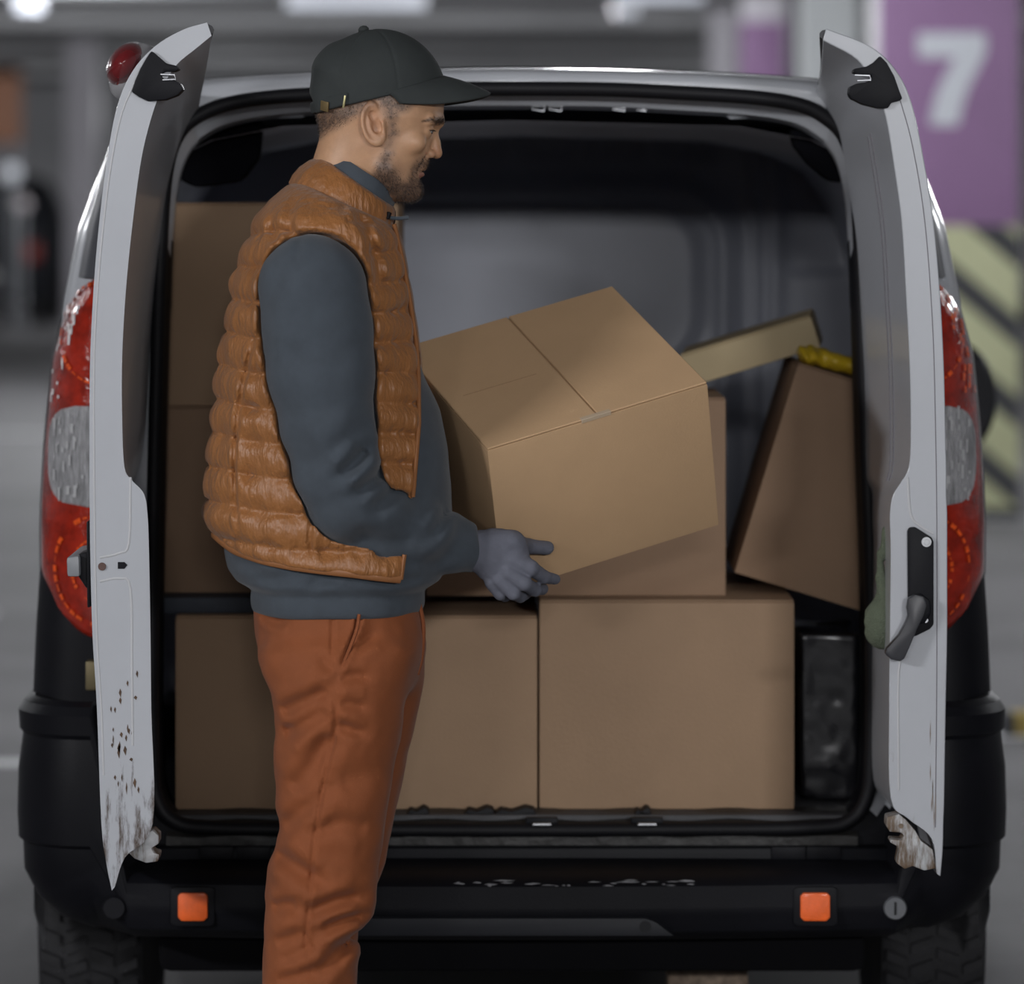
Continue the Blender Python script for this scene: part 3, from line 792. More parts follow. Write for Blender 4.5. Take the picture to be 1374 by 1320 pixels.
# rust and chipped paint on the left door edge
rustm = M('rust_stain', (.085, .05, .03), .8, var=.5, vscale=50)
stk = []
for k in range(26):
    x = random.uniform(148, 186); y = random.uniform(890, 1070); w = random.uniform(.7, 2.6); h_ = random.uniform(1.5, 9)
    stk.append([(x-w, y), (x, y-h_), (x+w, y-h_*.3), (x+w*.4, y+h_)])
flat_marks = lambda lst, Yd: [([P(x, y, Yd) for x, y in s_], [tuple(range(len(s_)))]) for s_ in lst]
adL(join_meshes('rust_chips', flat_marks(stk, YL-.0009), rustm, None, smooth=False))['kind'] = 'stuff'
stk = []
for k in range(7):
    x = 1252+random.uniform(-4, 4); y = random.uniform(960, 1110); h_ = random.uniform(8, 26)
    stk.append([(x-.6, y), (x, y-h_), (x+.6, y), (x, y+h_)])
adR(join_meshes('rust_streaks', flat_marks(stk, YR-.0009), M('rust_stain_pale', (.20, .15, .11), .8), None, smooth=False))['kind'] = 'stuff'
q = P(137, 760, YL); adL(lathe('rusty_bolt', [(.001, -.003), (.006, -.003), (.0065, 0), (.0065, .003)], q, (0, 1, 0), M('rust_dark', (.10, .055, .045), .7), None, 14))
adL(prism('lock_slot', [(158, 754), (167, 754), (171, 758), (167, 763), (158, 763)], YL-.0012, YL+.002, black_gl, None, 0))
# outside handle and lock of the left door
adL(prism('handle_base', [(104, 744), (118, 740), (122, 745), (122, 786), (116, 790), (104, 772)], YL+.03, YL+.10, black_pl, None, .005))
adL(prism('outside_handle', [(89, 748), (106, 745), (107, 774), (90, 774)], YL+.01, YL+.22, M('grey_handle', (.20, .21, .225), .4), None, .005))
adL(prism('handle_seal', [(116, 700), (121, 700), (121, 815), (117, 815)], YL+.02, YL+.14, black_pl, None, .002))
# high brake lamp on the outside of the left door
bl_o = lathe('brake_light', [(.001, -1), (.5, -.9), (.85, -.6), (1, 0), (.85, .6), (.5, .9), (.001, 1)], (0, 0, 0), (0, 1, 0), M('brake_red', (.13, .008, .010), .2, coat=1), None, 28, 60)
c = P(172, 88, YL+.14)
bl_o.data.transform(Matrix.Translation(c) @ Matrix.Rotation(math.radians(32), 4, 'Y') @ Matrix.Diagonal((.030, .11, .042, 1))); adL(bl_o)
bl_o = lathe('lamp_housing', [(.001, -1), (.6, -.95), (1, -.6), (1, .6), (.6, .95), (.001, 1)], (0, 0, 0), (0, 1, 0), M('clear_grey', (.3, .3, .31), .25), None, 28, 60)
c = P(184, 98, YL+.17)
bl_o.data.transform(Matrix.Translation(c) @ Matrix.Rotation(math.radians(32), 4, 'Y') @ Matrix.Diagonal((.034, .105, .050, 1))); adL(bl_o)
# lever plate of the right door
pl_ = [(1218, 713), (1220, 708), (1228, 707), (1250, 721), (1253, 726), (1253, 838), (1248, 844), (1230, 853), (1219, 856)]
adR(prism('handle_plate', pl_, YR-.009, YR+.004, black_pl, None, .003))
q = P(1243, 727, YR-.010); adR(lathe('plate_bolt', [(.001, -.004), (.004, -.004), (.0045, -.002), (.008, -.002), (.008, .002)], q, (0, 1, 0), M('zinc_bolt', (.55, .56, .58), .35), None, 20))
q = P(1242, 832, YR-.010); adR(lathe('plate_screw', [(.001, -.002), (.004, -.002), (.004, .002)], q, (0, 1, 0), steel, None, 14))
lev = [(1219, 803), (1228, 797), (1240, 800), (1244, 812), (1240, 826), (1230, 846), (1221, 868), (1214, 884), (1208, 888), (1196, 885), (1187, 877), (1190, 870), (1206, 852), (1214, 838), (1219, 826), (1217, 816)]
lv = adR(prism('lever_handle', lev, YR-.030, YR-.008, M('lever_plastic', (.028, .029, .034), .4), None, .005))
adR(prism('lever_pivot', [(1222, 800), (1236, 796), (1248, 806), (1250, 822), (1242, 836), (1228, 838)], YR-.014, YR, black_gl, None, .004))
# ------------------------------------------------------------------ boxes
tape_m = M('clear_tape', (.52, .40, .28), .2, coat=.5)
seam_m = M('flap_gap', (.30, .19, .10), .9)
def carton(name, label, o, ex, ey, ez, w, d, h, mat, seam='x', tape=True, group=None):
    """cardboard box: o = lower front left corner, ex/ey/ez unit axes (right, back, up)"""
    o, ex, ey, ez = map(lambda a: np.array(a, float), (o, ex, ey, ez))
    c = o+ex*w/2+ey*d/2
    t = thing(name, label, 'box', tuple(c), group)
    B = lambda a, b: [tuple(o+ex*x+ey*y+ez*z) for x in (a[0], b[0]) for y in (a[1], b[1]) for z in (a[2], b[2])]
    g = .0025; th = .004
    mesh('box_body', B((0, 0, 0), (w, d, h-th)), BOXF, mat, t, bevel=.0035)
    # two top flaps meeting in the middle
    if seam == 'y':     # seam runs front to back
        fl = [((.001, .001, h-th), (w/2-g/2, d-.001, h)), ((w/2+g/2, .001, h-th), (w-.001, d-.001, h))]
        tp = ((w/2-.024, -.0008, h-.06), (w/2+.024, .0012, h+.0006))
    else:
        fl = [((.001, .001, h-th), (w-.001, d/2-g/2, h)), ((.001, d/2+g/2, h-th), (w-.001, d-.001, h))]
        tp = None
    for a, b in fl: mesh('top_flap', B(a, b), BOXF, mat, t, bevel=.0016, seg=1)
    if tape and seam == 'y':
        mesh('tape', B((w/2-.030, -.0006, h-.006), (w/2+.022, .008, h+.0006)), BOXF, tape_m, t, bevel=.0003, seg=1)
    return t, B
X, Yv, Z = (1, 0, 0), (0, 1, 0), (0, 0, 1)
def px_box(label, x0, x1, y0, y1, Yf, dep, mat, zb=None, seam='x', group='cartons stacked in the van', **k):
    a = P(x0, y1, Yf); b = P(x1, y0, Yf)
    z0 = a[2] if zb is None else zb
    return carton('cardboard_box', label, (a[0], Yf, z0), X, Yv, Z, b[0]-a[0], dep, b[2]-z0, mat, seam, group=group, **k)
px_box('wide cardboard box on the van floor behind the legs of the worker', 235, 721, 826, 1087, .08, .50, card, zb=.5535)
px_box('squarish cardboard box on the van floor beside the wide one, near the black bag', 723.5, 1066, 805, 1086, .082, .55, card, zb=.5535)
zt1 = P(0, 826, .08)[2]; zt2 = P(0, 805, .082)[2]
# dark blue-grey slab lying on the wide box
a = P(193, 797, .12); b = P(560, 797, .12)
bd = tag(box('dark_slab', (a[0]+.012, .12, zt1+.0005), (b[0], .56, zt1+.028), M('slab_blue_grey', (.045, .055, .075), .6, var=.2), None, .003), 'dark blue-grey slab lying on the wide box under a shaded carton', 'board')
zb = zt1+.0285
px_box('shaded cardboard box standing on the blue-grey slab behind the back of the worker', 196, 556, 545, 797, .2, .42, card_d, zb=zb)
zt3 = P(0, 545, .2)[2]
px_box('upper cardboard box on top of the shaded one, level with the shoulder of the worker', 220, 534, 272, 543, .205, .40, card, zb=zt3+.0005)
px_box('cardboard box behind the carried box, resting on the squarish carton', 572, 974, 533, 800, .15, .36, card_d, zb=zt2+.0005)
# leaning box on the right, wedged against the van side
ang = math.radians(17.0)
ex = (math.cos(ang), 0, -math.sin(ang)); ez = (math.sin(ang), 0, math.cos(ang))
o = P(985, 768, .2)
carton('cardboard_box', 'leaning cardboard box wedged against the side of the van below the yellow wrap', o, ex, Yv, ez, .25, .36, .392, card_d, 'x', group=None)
# long flat carton lying across
a2 = math.radians(17.2)
ex = np.array((math.cos(a2), -.10, math.sin(a2))); ex /= np.linalg.norm(ex)
ez = np.array((-math.sin(a2), 0.0, math.cos(a2))); ey = np.cross(ez, ex); ey /= np.linalg.norm(ey); ez = np.cross(ex, ey)
o = np.array(P(1101, 466, .33))-ex*.25
carton('flat_carton', 'long flat pale carton lying aslant above the leaning box', o, ex, ey, ez, .25, .22, .062, M('pale_board', (.56, .45, .27), .75, var=.06, vscale=4), 'x')

# the carried box (fitted to its corners)
HR = np.array([[0.9152373925296748, -0.3924709755898635, -0.09114301199227287], [0.3083804242123578, 0.8279256277426587, -0.4684449475547052], [0.259310680994997, 0.40063161164149963, 0.878778858687125]])
HO = np.array((-.0142835, -.51006355, .9899826)); HD = (.3877, .3720, .2745)
held, HB = carton('cardboard_box', 'carried cardboard box tilted in the gloved hands of the worker', HO, HR[:, 0], HR[:, 1], HR[:, 2], *HD, card_b, 'y')
def held_front_Y(x, y):
    """depth at which the pixel ray meets the front face of the carried box"""
    n = HR[:, 1]; c = np.array((0, CAM_Y, CAM_Z)); d = np.array(((x-CX)/F_PX, 1, -(y-HOR)/F_PX))
    t = n.dot(HO-c)/n.dot(d); return CAM_Y+t
mesh('flap_crease', HB((.03, HD[1]*.46, HD[2]-.001), (.16, HD[1]*.463, HD[2]+.0004)), BOXF, seam_m, held)
# ------------------------------------------------------------------ SDF modelling
f32 = np.float32
def smin(a, b, k):
    h = np.clip(.5+.5*(b-a)/k, 0, 1); return b+(a-b)*h-k*h*(1-h)
def smax(a, b, k): return -smin(-a, -b, k)
def ell(X, Y, Z, c, r):
    q = np.sqrt(((X-c[0])/r[0])**2+((Y-c[1])/r[1])**2+((Z-c[2])/r[2])**2)
    return (q-1)*min(r)
def sph(X, Y, Z, c, r): return np.sqrt((X-c[0])**2+(Y-c[1])**2+(Z-c[2])**2)-r
def cone(X, Y, Z, a, b, ra, rb, sy=1):
    """tapered capsule; sy>1 widens it along Y"""
    a = np.array(a, float); b = np.array(b, float); d = b-a; L = d.dot(d)
    h = np.clip(((X-a[0])*d[0]+(Y-a[1])*d[1]+(Z-a[2])*d[2])/L, 0, 1)
    dy = (Y-a[1]-d[1]*h)/sy
    return np.sqrt((X-a[0]-d[0]*h)**2+dy**2+(Z-a[2]-d[2]*h)**2)-(ra+(rb-ra)*h)
def chain(X, Y, Z, pts, k=.01, sy=1):
    out = None
    for (a, ra), (b, rb) in zip(pts[:-1], pts[1:]):
        c = cone(X, Y, Z, a, b, ra, rb, sy); out = c if out is None else smin(out, c, k)
    return out
def loft(X, Y, Z, lev, yc, n=2.2):
    """lev rows (z, x back, x front, half width) with z ascending"""
    lv = np.array(sorted(lev)); z = Z.ravel()
    b, f_, w = (np.interp(z, lv[:, 0], lv[:, i]).reshape(Z.shape) for i in (1, 2, 3))
    cx, rx = (b+f_)/2, (f_-b)/2
    yy = np.interp(z, lv[:, 0], lv[:, 4]).reshape(Z.shape) if lv.shape[1] > 4 else yc
    q = (np.abs((X-cx)/rx)**n+np.abs((Y-yy)/w)**n)**(1/n)
    return (q-1)*np.minimum(rx, w)
def vnoise(X, Y, Z, s, seed=0):
    X, Y, Z = np.broadcast_arrays(X*s, Y*s, Z*s)
    r = np.random.default_rng(seed).random(32768).astype(f32)
    def smooth_floor(a):
        i = np.floor(a).astype(np.int64); t = a-i; return i, t*t*(3-2*t)
    ix, fx = smooth_floor(X); iy, fy = smooth_floor(Y); iz, fz = smooth_floor(Z)
    hsh = lambda a, b, c: r[(a*73+b*157+c*311) & 32767]
    out = 0
    for a in (0, 1):
        for b in (0, 1):
            for c in (0, 1):
                w = (fx if a else 1-fx)*(fy if b else 1-fy)*(fz if c else 1-fz)
                out = out+w*hsh(ix+a, iy+b, iz+c)
    return (out-.5)*2
def strokes(X, Z, lst, Yd):
    """2D map of drawn creases: rows (depth m, width px, [(x, y) photo pixels])"""
    xx, zz = X[:, 0, :], Z[:, 0, :]
    xx, zz = np.broadcast_arrays(xx, zz); out = np.zeros(xx.shape, f32); s = (Yd-CAM_Y)/F_PX
    for dep, wid, pts in lst:
        q = catmull([P(x, y, Yd) for x, y in pts], 4)[:, [0, 2]]; m = np.full(xx.shape, 9., f32); tt = np.zeros(xx.shape, f32); k = len(q)-1
        for i in range(k):
            a, b = q[i], q[i+1]; d = b-a; L = d.dot(d)+1e-12
            h = np.clip(((xx-a[0])*d[0]+(zz-a[1])*d[1])/L, 0, 1)
            e = (xx-a[0]-d[0]*h)**2+(zz-a[1]-d[1]*h)**2
            w = e < m; m = np.where(w, e, m); tt = np.where(w, (i+h)/k, tt)
        m = np.sqrt(m)/(wid*s)
        fade = np.clip(np.sin(PI*np.clip(tt, .04, .96))*2.2, 0, 1)
        out += dep*fade*(np.exp(-m*m)-.45*np.exp(-((m-2.0)/1.1)**2))
    return out[:, None, :]
def surfnet(fn, lo, hi, h):
    ax = [np.arange(a, b+h, h).astype(f32) for a, b in zip(lo, hi)]
    X, Y, Z = ax[0][:, None, None], ax[1][None, :, None], ax[2][None, None, :]
    V = np.asarray(np.broadcast_to(fn(X, Y, Z), (len(ax[0]), len(ax[1]), len(ax[2]))), f32)
    S = V < 0
    cnt = np.zeros(tuple(s-1 for s in S.shape), np.int8)
    for i in (0, 1):
        for j in (0, 1):
            for k in (0, 1): cnt += S[i:S.shape[0]-1+i, j:S.shape[1]-1+j, k:S.shape[2]-1+k]
    act = (cnt > 0) & (cnt < 8)
    idx = np.full(act.shape, -1, np.int64); c = np.argwhere(act); idx[act] = np.arange(len(c))
    acc = np.zeros((len(c), 3)); num = np.zeros(len(c))
    cor = [(i, j, k) for i in (0, 1) for j in (0, 1) for k in (0, 1)]
    for a in cor:
        for d in range(3):
            if a[d]: continue
            b = list(a); b[d] = 1
            va = V[c[:, 0]+a[0], c[:, 1]+a[1], c[:, 2]+a[2]]; vb = V[c[:, 0]+b[0], c[:, 1]+b[1], c[:, 2]+b[2]]
            m = (va < 0) != (vb < 0); t = np.where(m, va/(va-vb+1e-20), 0)
            p = np.array(a, float)[None].repeat(len(c), 0); p[:, d] = t
            acc += np.where(m[:, None], p, 0); num += m
    v = (c+acc/num[:, None])*h+np.array([a[0] for a in ax])
    F = []
    for d in range(3):
        sl0 = [slice(None)]*3; sl1 = [slice(None)]*3; sl0[d] = slice(0, -1); sl1[d] = slice(1, None)
        e = S[tuple(sl0)] != S[tuple(sl1)]
        q = np.argwhere(e); u, w = [(1, 2), (2, 0), (0, 1)][d]
        ok = (q[:, u] > 0) & (q[:, w] > 0) & (q[:, u] < S.shape[u]-1) & (q[:, w] < S.shape[w]-1); q = q[ok]
        g = lambda du, dw: idx[tuple((q[:, i]-(du if i == u else dw if i == w else 0)) for i in range(3))]
        quad = np.stack([g(1, 1), g(0, 1), g(0, 0), g(1, 0)], 1)
        ins = S[q[:, 0], q[:, 1], q[:, 2]]
        quad = np.where(ins[:, None], quad, quad[:, ::-1]); F.append(quad)
    F = np.vstack(F); F = F[(F >= 0).all(1)]
    return v, F
def smooth_v(v, F, it=2, lam=.5):
    E = np.vstack([F[:, [0, 1]], F[:, [1, 2]], F[:, [2, 3]], F[:, [3, 0]]]); E = np.vstack([E, E[:, ::-1]])
    deg = np.bincount(E[:, 0], minlength=len(v))[:, None]
    for _ in range(it):
        s = np.stack([np.bincount(E[:, 0], v[E[:, 1], k], len(v)) for k in range(3)], 1)
        v = v+lam*(s/np.maximum(deg, 1)-v)
    return v
def vnormals(v, F):
    n = np.cross(v[F[:, 2]]-v[F[:, 0]], v[F[:, 3]]-v[F[:, 1]]); out = np.zeros_like(v)
    for k in range(4):
        for d in range(3): out[:, d] += np.bincount(F[:, k], n[:, d], len(v))
    return out/(np.linalg.norm(out, axis=1)[:, None]+1e-12)
def sdf_obj(name, fn, lo, hi, h, mat, parent=None, it=2, tint=None, raw=False):
    v, F = surfnet(fn, lo, hi, h); v = smooth_v(v, F, it)
    me = bpy.data.meshes.new(name)
    me.vertices.add(len(v)); me.vertices.foreach_set('co', v.astype(f32).ravel())
    me.loops.add(F.size); me.loops.foreach_set('vertex_index', F.astype(np.int32).ravel())
    me.polygons.add(len(F)); me.polygons.foreach_set('loop_start', np.arange(0, F.size, 4, dtype=np.int32))
    me.update(calc_edges=True); me.validate()
    if tint is not None:
        c = tint(v); at = me.color_attributes.new('tint', 'FLOAT_COLOR', 'POINT')
        at.data.foreach_set('color', np.hstack([c, np.ones((len(c), 1))]).astype(f32).ravel())
    o = link(name, me, mat, parent, True)
    return (o, v, F) if raw else o

# ------------------------------------------------------------------ the worker
YM = -.55; SM = F_PX/(YM-CAM_Y)
def mx(x): return (x-CX)/SM
def mz(y): return CAM_Z-(y-HOR)/SM
def mp(x, y, Y=YM): return np.array(P(x, y, Y))
def ms(x, y, w): return np.array((mx(x), w, mz(y)))
def lev(rows): return [(mz(r[0]), mx(r[1]), mx(r[2]))+tuple(r[3:]) for r in rows]
per = thing('person', 'bearded worker in a dark cap, brown quilted vest and rust orange trousers carrying a box', 'person', (mx(420), YM, 0))

skin_m = M('skin', (.5, .3, .2), .48, attr=True, var=.08, vscale=60, bump=.06, bscale=500, sss=.12)
hood_m = M('sweatshirt_fleece', (.050, .062, .077), .9, var=.10, vscale=40, bump=.12, bscale=900, sheen=.12)
vest_m = M('vest_nylon', (.275, .110, .031), .42, var=.12, vscale=14, bump=.55, bscale=95, stretch=(1, 1, .32), sheen=.12)
vest_t = M('vest_binding', (.265, .108, .038), .5, var=.08, vscale=40)
trou_m = M('trouser_twill', (.225, .059, .013), .8, var=.10, vscale=12, bump=.10, bscale=500, sheen=.08)
glove_m = M('grey_glove', (.115, .12, .15), .85, var=.08, vscale=60, bump=.15, bscale=700)
cap_m = M('cap_cotton', (.024, .029, .029), .85, var=.12, vscale=20, bump=.12, bscale=800)

# --- head
FACE = lev([(95, 440, 585, .066), (120, 430, 592, .070), (140, 428, 593, .073), (158, 430, 592, .0745), (168, 432, 588, .0725), (178, 435, 583, .0715), (190, 438, 580, .070), (203, 442, 577, .068), (216, 448, 573, .065),
            (230, 458, 567, .061), (243, 470, 562, .056), (254, 482, 559, .048), (263, 494, 554, .038), (270, 505, 546, .024)])
def head_fn(X, Y, Z):
    d = ell(X, Y, Z, (mx(508), YM, mz(130)), (.1005, .076, .100))
    y_ = np.abs(Y-YM)            # symmetric head
    fc = loft(X, Y, Z, FACE, YM, 2.15); fc = smax(fc, mz(270)-Z, .012); fc = smax(fc, Z-mz(100), .01)
    d = smin(d, fc, .014)
    jaw = cone(X, y_, Z, ms(520, 226, .052), ms(552, 256, .018), .020, .017); d = smin(d, jaw, .016)
    d = smin(d, sph(X, Y, Z, mp(549.5, 254), .0175), .010)                                            # chin
    d = smin(d, cone(X, y_, Z, ms(588, 163.5, 0), ms(578, 163, .042), .0095, .009), .010)            # brow
    ck = ell(X, y_, Z, ms(556, 192, .050), (.020, .014, .015)); d = smin(d, ck, .012)                # cheek bone
    d = smin(d, cone(X, Y, Z, mp(580, 168), mp(584, 192), .0075, .0078), .007)                       # nose
    d = smin(d, cone(X, Y, Z, mp(584, 192), mp(585.5, 205), .0078, .0098), .005)
    d = smin(d, ell(X, y_, Z, ms(577, 207, .0115), (.0095, .0068, .0072)), .004)
    d = smin(d, cone(X, Y, Z, mp(566, 217), mp(560, 222), .011, .012, 1.6), .007)                    # upper lip area
    so = ell(X, y_, Z, ms(589, 176, .034), (.015, .019, .0095)); d = smax(d, -so, .010)              # socket
    lid = sph(X, y_, Z, ms(570.5, 174.5, .0325), .0142); d = smin(d, lid, .004)
    slit = ell(X, y_, Z, ms(586, 176.8, .0345), (.012, .0125, .0023)); d = smax(d, -slit, .0015)
    d = smin(d, ell(X, Y, Z, mp(560.5, 226.5), (.0125, .023, .0042)), .004)
    d = smin(d, ell(X, Y, Z, mp(559.5, 234.5), (.0125, .020, .0052)), .004)
    d = smax(d, -ell(X, Y, Z, mp(570, 230.3), (.012, .022, .0010)), .0015)
    d = smax(d, -ell(X, Y, Z, mp(569, 243), (.0060, .018, .0035)), .005)
    d = smax(d, -ell(X, y_, Z, ms(578.5, 212.5, .0085), (.0055, .0035, .0026)), .002)               # nostrils
    d = smax(d, -cone(X, y_, Z, ms(573, 210, .0195), ms(562, 228, .030), .0028, .002), .005)        # crease beside the nose
    # ears
    a = math.radians(-9); ex_, ez_ = mx(504), mz(167)
    u = (X-ex_)*math.cos(a)-(Z-ez_)*math.sin(a); w = (X-ex_)*math.sin(a)+(Z-ez_)*math.cos(a)
    v = y_-(.0805-.28*(u))+.0
    plate = np.sqrt((u/.0185)**2+(w/.031)**2)
    rim = np.sqrt((np.sqrt((u/.0175)**2+(w/.0305)**2)-1)**2*.021**2+v*v)-.0042
    rim = smax(rim, (u-.010)+np.minimum(w*.35, 0), .004)
    base = smax((plate-1)*.018, np.abs(v+.003)-.0035, .003)
    ear = smin(base, rim, .003)
    anti = np.sqrt((np.sqrt(((u-.003)/.0105)**2+((w-.0)/.020)**2)-1)**2*.013**2+(v-.0)**2)-.0026; anti = smax(anti, u-.005, .003); ear = smin(ear, anti, .0025)
    con = np.sqrt(((u-.0045)/.0075)**2+((w+.005)/.0115)**2+((v+.000)/.0125)**2)-1; ear = smax(ear, -con*.007, .003)
    fos = np.sqrt(((u+.000)/.0060)**2+((w-.013)/.0075)**2+((v+.001)/.0055)**2)-1; ear = smax(ear, -fos*.005, .003)
    trg = np.sqrt(((u-.0125)/.005)**2+((w+.005)/.0085)**2+((v)/.0045)**2)-1; ear = smin(ear, trg*.0045, .003)
    lob = np.sqrt(((u-.004)/.0085)**2+((w+.026)/.0095)**2+((v+.001)/.0050)**2)-1; ear = smin(ear, lob*.005, .004)
    root = np.sqrt(((u-.006)/.010)**2+(w/.020)**2+((v+.013)/.008)**2)-1; ear = smin(ear, root*.008, .004)
    ear = smax(ear, -con*.007, .002)
    d = smin(d, ear, .003)
    # neck and upper chest
    nk = cone(X, Y, Z, mp(480, 182), mp(452, 290), .057, .064); d = smin(d, nk, .012)
    msc = cone(X, y_, Z, ms(492, 196, .050), ms(500, 282, .022), .010, .012); d = smin(d, msc, .016)
    d = smin(d, sph(X, Y, Z, mp(518, 262), .009), .016)
    d = smin(d, ell(X, Y, Z, mp(438, 345), (.105, .165, .095)), .03)
    return d
def poly_mask(x, z, poly, soft):
    """signed distance (photo pixels) to a polygon, positive inside"""
    px_ = CX+x*SM; py_ = HOR-(z-CAM_Z)*SM
    n = len(poly); dd = np.full(px_.shape, 1e9); ins = np.zeros(px_.shape, bool)
    for i in range(n):
        ax_, ay = poly[i]; bx, by = poly[(i+1) % n]; ex, ey = bx-ax_, by-ay
        t = np.clip(((px_-ax_)*ex+(py_-ay)*ey)/(ex*ex+ey*ey), 0, 1)
        dd = np.minimum(dd, np.hypot(px_-ax_-t*ex, py_-ay-t*ey))
        c = (ay > py_) != (by > py_)
        xi = ax_+(py_-ay)/(by-ay if by != ay else 1e-9)*ex
        ins ^= c & (px_ < xi)
    return np.clip(np.where(ins, dd, -dd)/soft*.5+.5, 0, 1)
BEARD = [(519, 203), (528, 206), (523, 217), (531, 228), (540, 243), (548, 245), (551, 236), (554, 226), (561, 218), (570, 213.5), (577, 214), (577, 222), (568, 224), (559, 228), (556, 233), (559, 240), (566, 243), (572, 250), (570, 264), (556, 274), (536, 271), (514, 254),
         (503, 240), (505, 226), (512, 214)]
STUB = [(523, 178), (534, 176), (530, 196), (527, 210), (540, 226), (548, 240), (556, 222), (566, 212), (580, 212), (575, 270), (540, 276), (505, 256), (498, 236), (510, 212), (520, 200)]
HAIR = [(410, 120), (600, 90), (580, 122), (558, 138), (545, 150), (536, 150), (532, 168), (533, 182), (526, 184), (524, 168), (519, 150), (510, 140), (497, 141), (486, 152), (470, 162), (452, 172), (430, 184), (410, 190)]
BROW = [(567, 163.5), (577, 159), (590, 158.5), (600, 159), (600, 166), (590, 167), (578, 164.5)]
LIPS = [(557, 231), (562, 231.5), (580, 231), (580, 237), (570, 239.5), (561, 238)]
SK = np.array((.47, .27, .155))
def head_tint(v):
    x, y, z = v.T
    n1 = vnoise(x, y, z, 160, 3); n2 = vnoise(x, y, z, 420, 5)
    c = np.tile(SK, (len(v), 1))
    red = np.exp(-(((CX+x*SM-588)/9)**2+((HOR-(z-CAM_Z)*SM-203)/12)**2))*.55+np.exp(-(((CX+x*SM-503)/15)**2+((HOR-(z-CAM_Z)*SM-165)/28)**2))*.45
    c = c*(1-red[:, None]*np.array((.02, .22, .25)))
    lp = poly_mask(x, z, LIPS, 2.5)[:, None]; lp = lp*(np.abs(y-YM) < .024)[:, None]
    c = c*(1-lp)+np.array((.42, .17, .125))*lp
    hm = lambda p, s, a: (np.clip(poly_mask(x, z, p, s)*(1+.35*n1+.25*n2), 0, 1)*a)[:, None]
    for p, s, a, col in ((STUB, 9, .30, (.12, .085, .08)), (BEARD, 6, .70, (.050, .034, .029)), (HAIR, 7, .82, (.070, .046, .036)), (BROW, 2.0, .9, (.03, .02, .016))):
        m = hm(p, s, a)
        c = c*(1-m)+np.array(col)*m
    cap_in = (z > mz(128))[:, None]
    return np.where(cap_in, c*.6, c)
head, hv, hF = sdf_obj('head', head_fn, (mx(300), YM-.2, mz(410)), (mx(605), YM+.2, mz(40)), .0022, skin_m, per, 1, head_tint, True)
hn = vnormals(hv, hF)
def eye(s):
    c = mp(570.5, 174.5, YM+s*.0325)
    o = lathe('eyeball', [(.001, -.0124), (.006, -.0109), (.0105, -.0066), (.0124, 0), (.0105, .0066), (.006, .0109), (.001, .0124)], c, (1, 0, 0), M('eye_white', (.42, .40, .38), .2), per, 20, 180)
    d = Vector((.80, s*.05, -.58)).normalized()
    lathe('iris', [(.001, .0128), (.0035, .0126), (.0058, .0113), (.0058, .0100)], c, d, M('iris', (.025, .018, .014), .15), o, 20, 180)
eye(-1); eye(1)
# hair strands
def strand_mesh(name, poly, soft, count, length, width, comb, mat, seed=1, sel=None, lift=.55):
    r = np.random.default_rng(seed)
    w = poly_mask(hv[:, 0], hv[:, 2], poly, soft)*(hv[:, 2] > mz(280))
    if sel is not None: w = w*sel(hv, hn)
    w = np.where(w > .05, w**1.5, 0); w /= w.sum()
    ids = r.choice(len(hv), count, p=w)
    p = hv[ids]+r.normal(0, .0009, (count, 3)); n = hn[ids]
    cb = np.array(comb, float); cb = cb/np.linalg.norm(cb)
    d = n*lift+cb*(1-lift)+r.normal(0, .18, (count, 3)); d /= np.linalg.norm(d, axis=1)[:, None]
    L = (length*r.uniform(.6, 1.2, count))[:, None]
    s = np.cross(d, r.normal(0, 1, (count, 3))); s /= np.linalg.norm(s, axis=1)[:, None]
    a = p-n*.0006-s*width; b = p-n*.0006+s*width; t = p+d*L
    v = np.stack([a, b, t], 1).reshape(-1, 3)
    me = bpy.data.meshes.new(name); me.from_pydata(v.tolist(), [], [(3*i, 3*i+1, 3*i+2) for i in range(count)])
    o = link(name, me, mat, per); o['kind'] = 'stuff'; return o
hair_m = M('dark_hair', (.035, .024, .020), .5)
hair_b = M('cropped_hair', (.060, .042, .034), .55)
lips_out = lambda v, n: 1-poly_mask(v[:, 0], v[:, 2], LIPS, 1.5)*(np.abs(v[:, 1]-YM) < .025)
strand_mesh('beard', BEARD, 5, 3600, .0046, .00034, (.25, 0, -1), hair_m, 1, lips_out)
strand_mesh('stubble', STUB, 8, 1300, .0022, .00030, (.1, 0, -1), hair_m, 2, lips_out)
strand_mesh('cropped_hair', HAIR, 6, 7000, .0036, .00030, (-.4, 0, -.8), hair_b, 3, lambda v, n: (v[:, 2] < mz(112))*(np.abs(v[:, 1]-YM) < .079), .5)
strand_mesh('eyebrow', BROW, 1.5, 900, .0048, .00032, (-.6, -.3, .25), hair_m, 4, lambda v, n: (np.abs(v[:, 1]-YM) > .008)*(np.abs(v[:, 1]-YM) < .06), .45)
for s in (-1, 1):
    c = mp(570.5, 174.5, YM+s*.0325); vv = []; r = np.random.default_rng(9)
    for k in range(46):
        a = -1.05+2.1*k/45; p = c+.0140*np.array((math.cos(a), s*math.sin(a)*1.0, 0))+np.array((0, 0, -.0006))
        d = np.array((math.cos(a)*.8, s*math.sin(a)*.8, -.35))*.0055*r.uniform(.7, 1.1)
        vv += [p-np.array((0, .0005, 0)), p+np.array((0, .0005, .0010)), p+d]
    me = bpy.data.meshes.new('eyelash'); me.from_pydata([tuple(q) for q in vv], [], [(3*i, 3*i+1, 3*i+2) for i in range(46)])
    link('eyelash', me, hair_m, per)

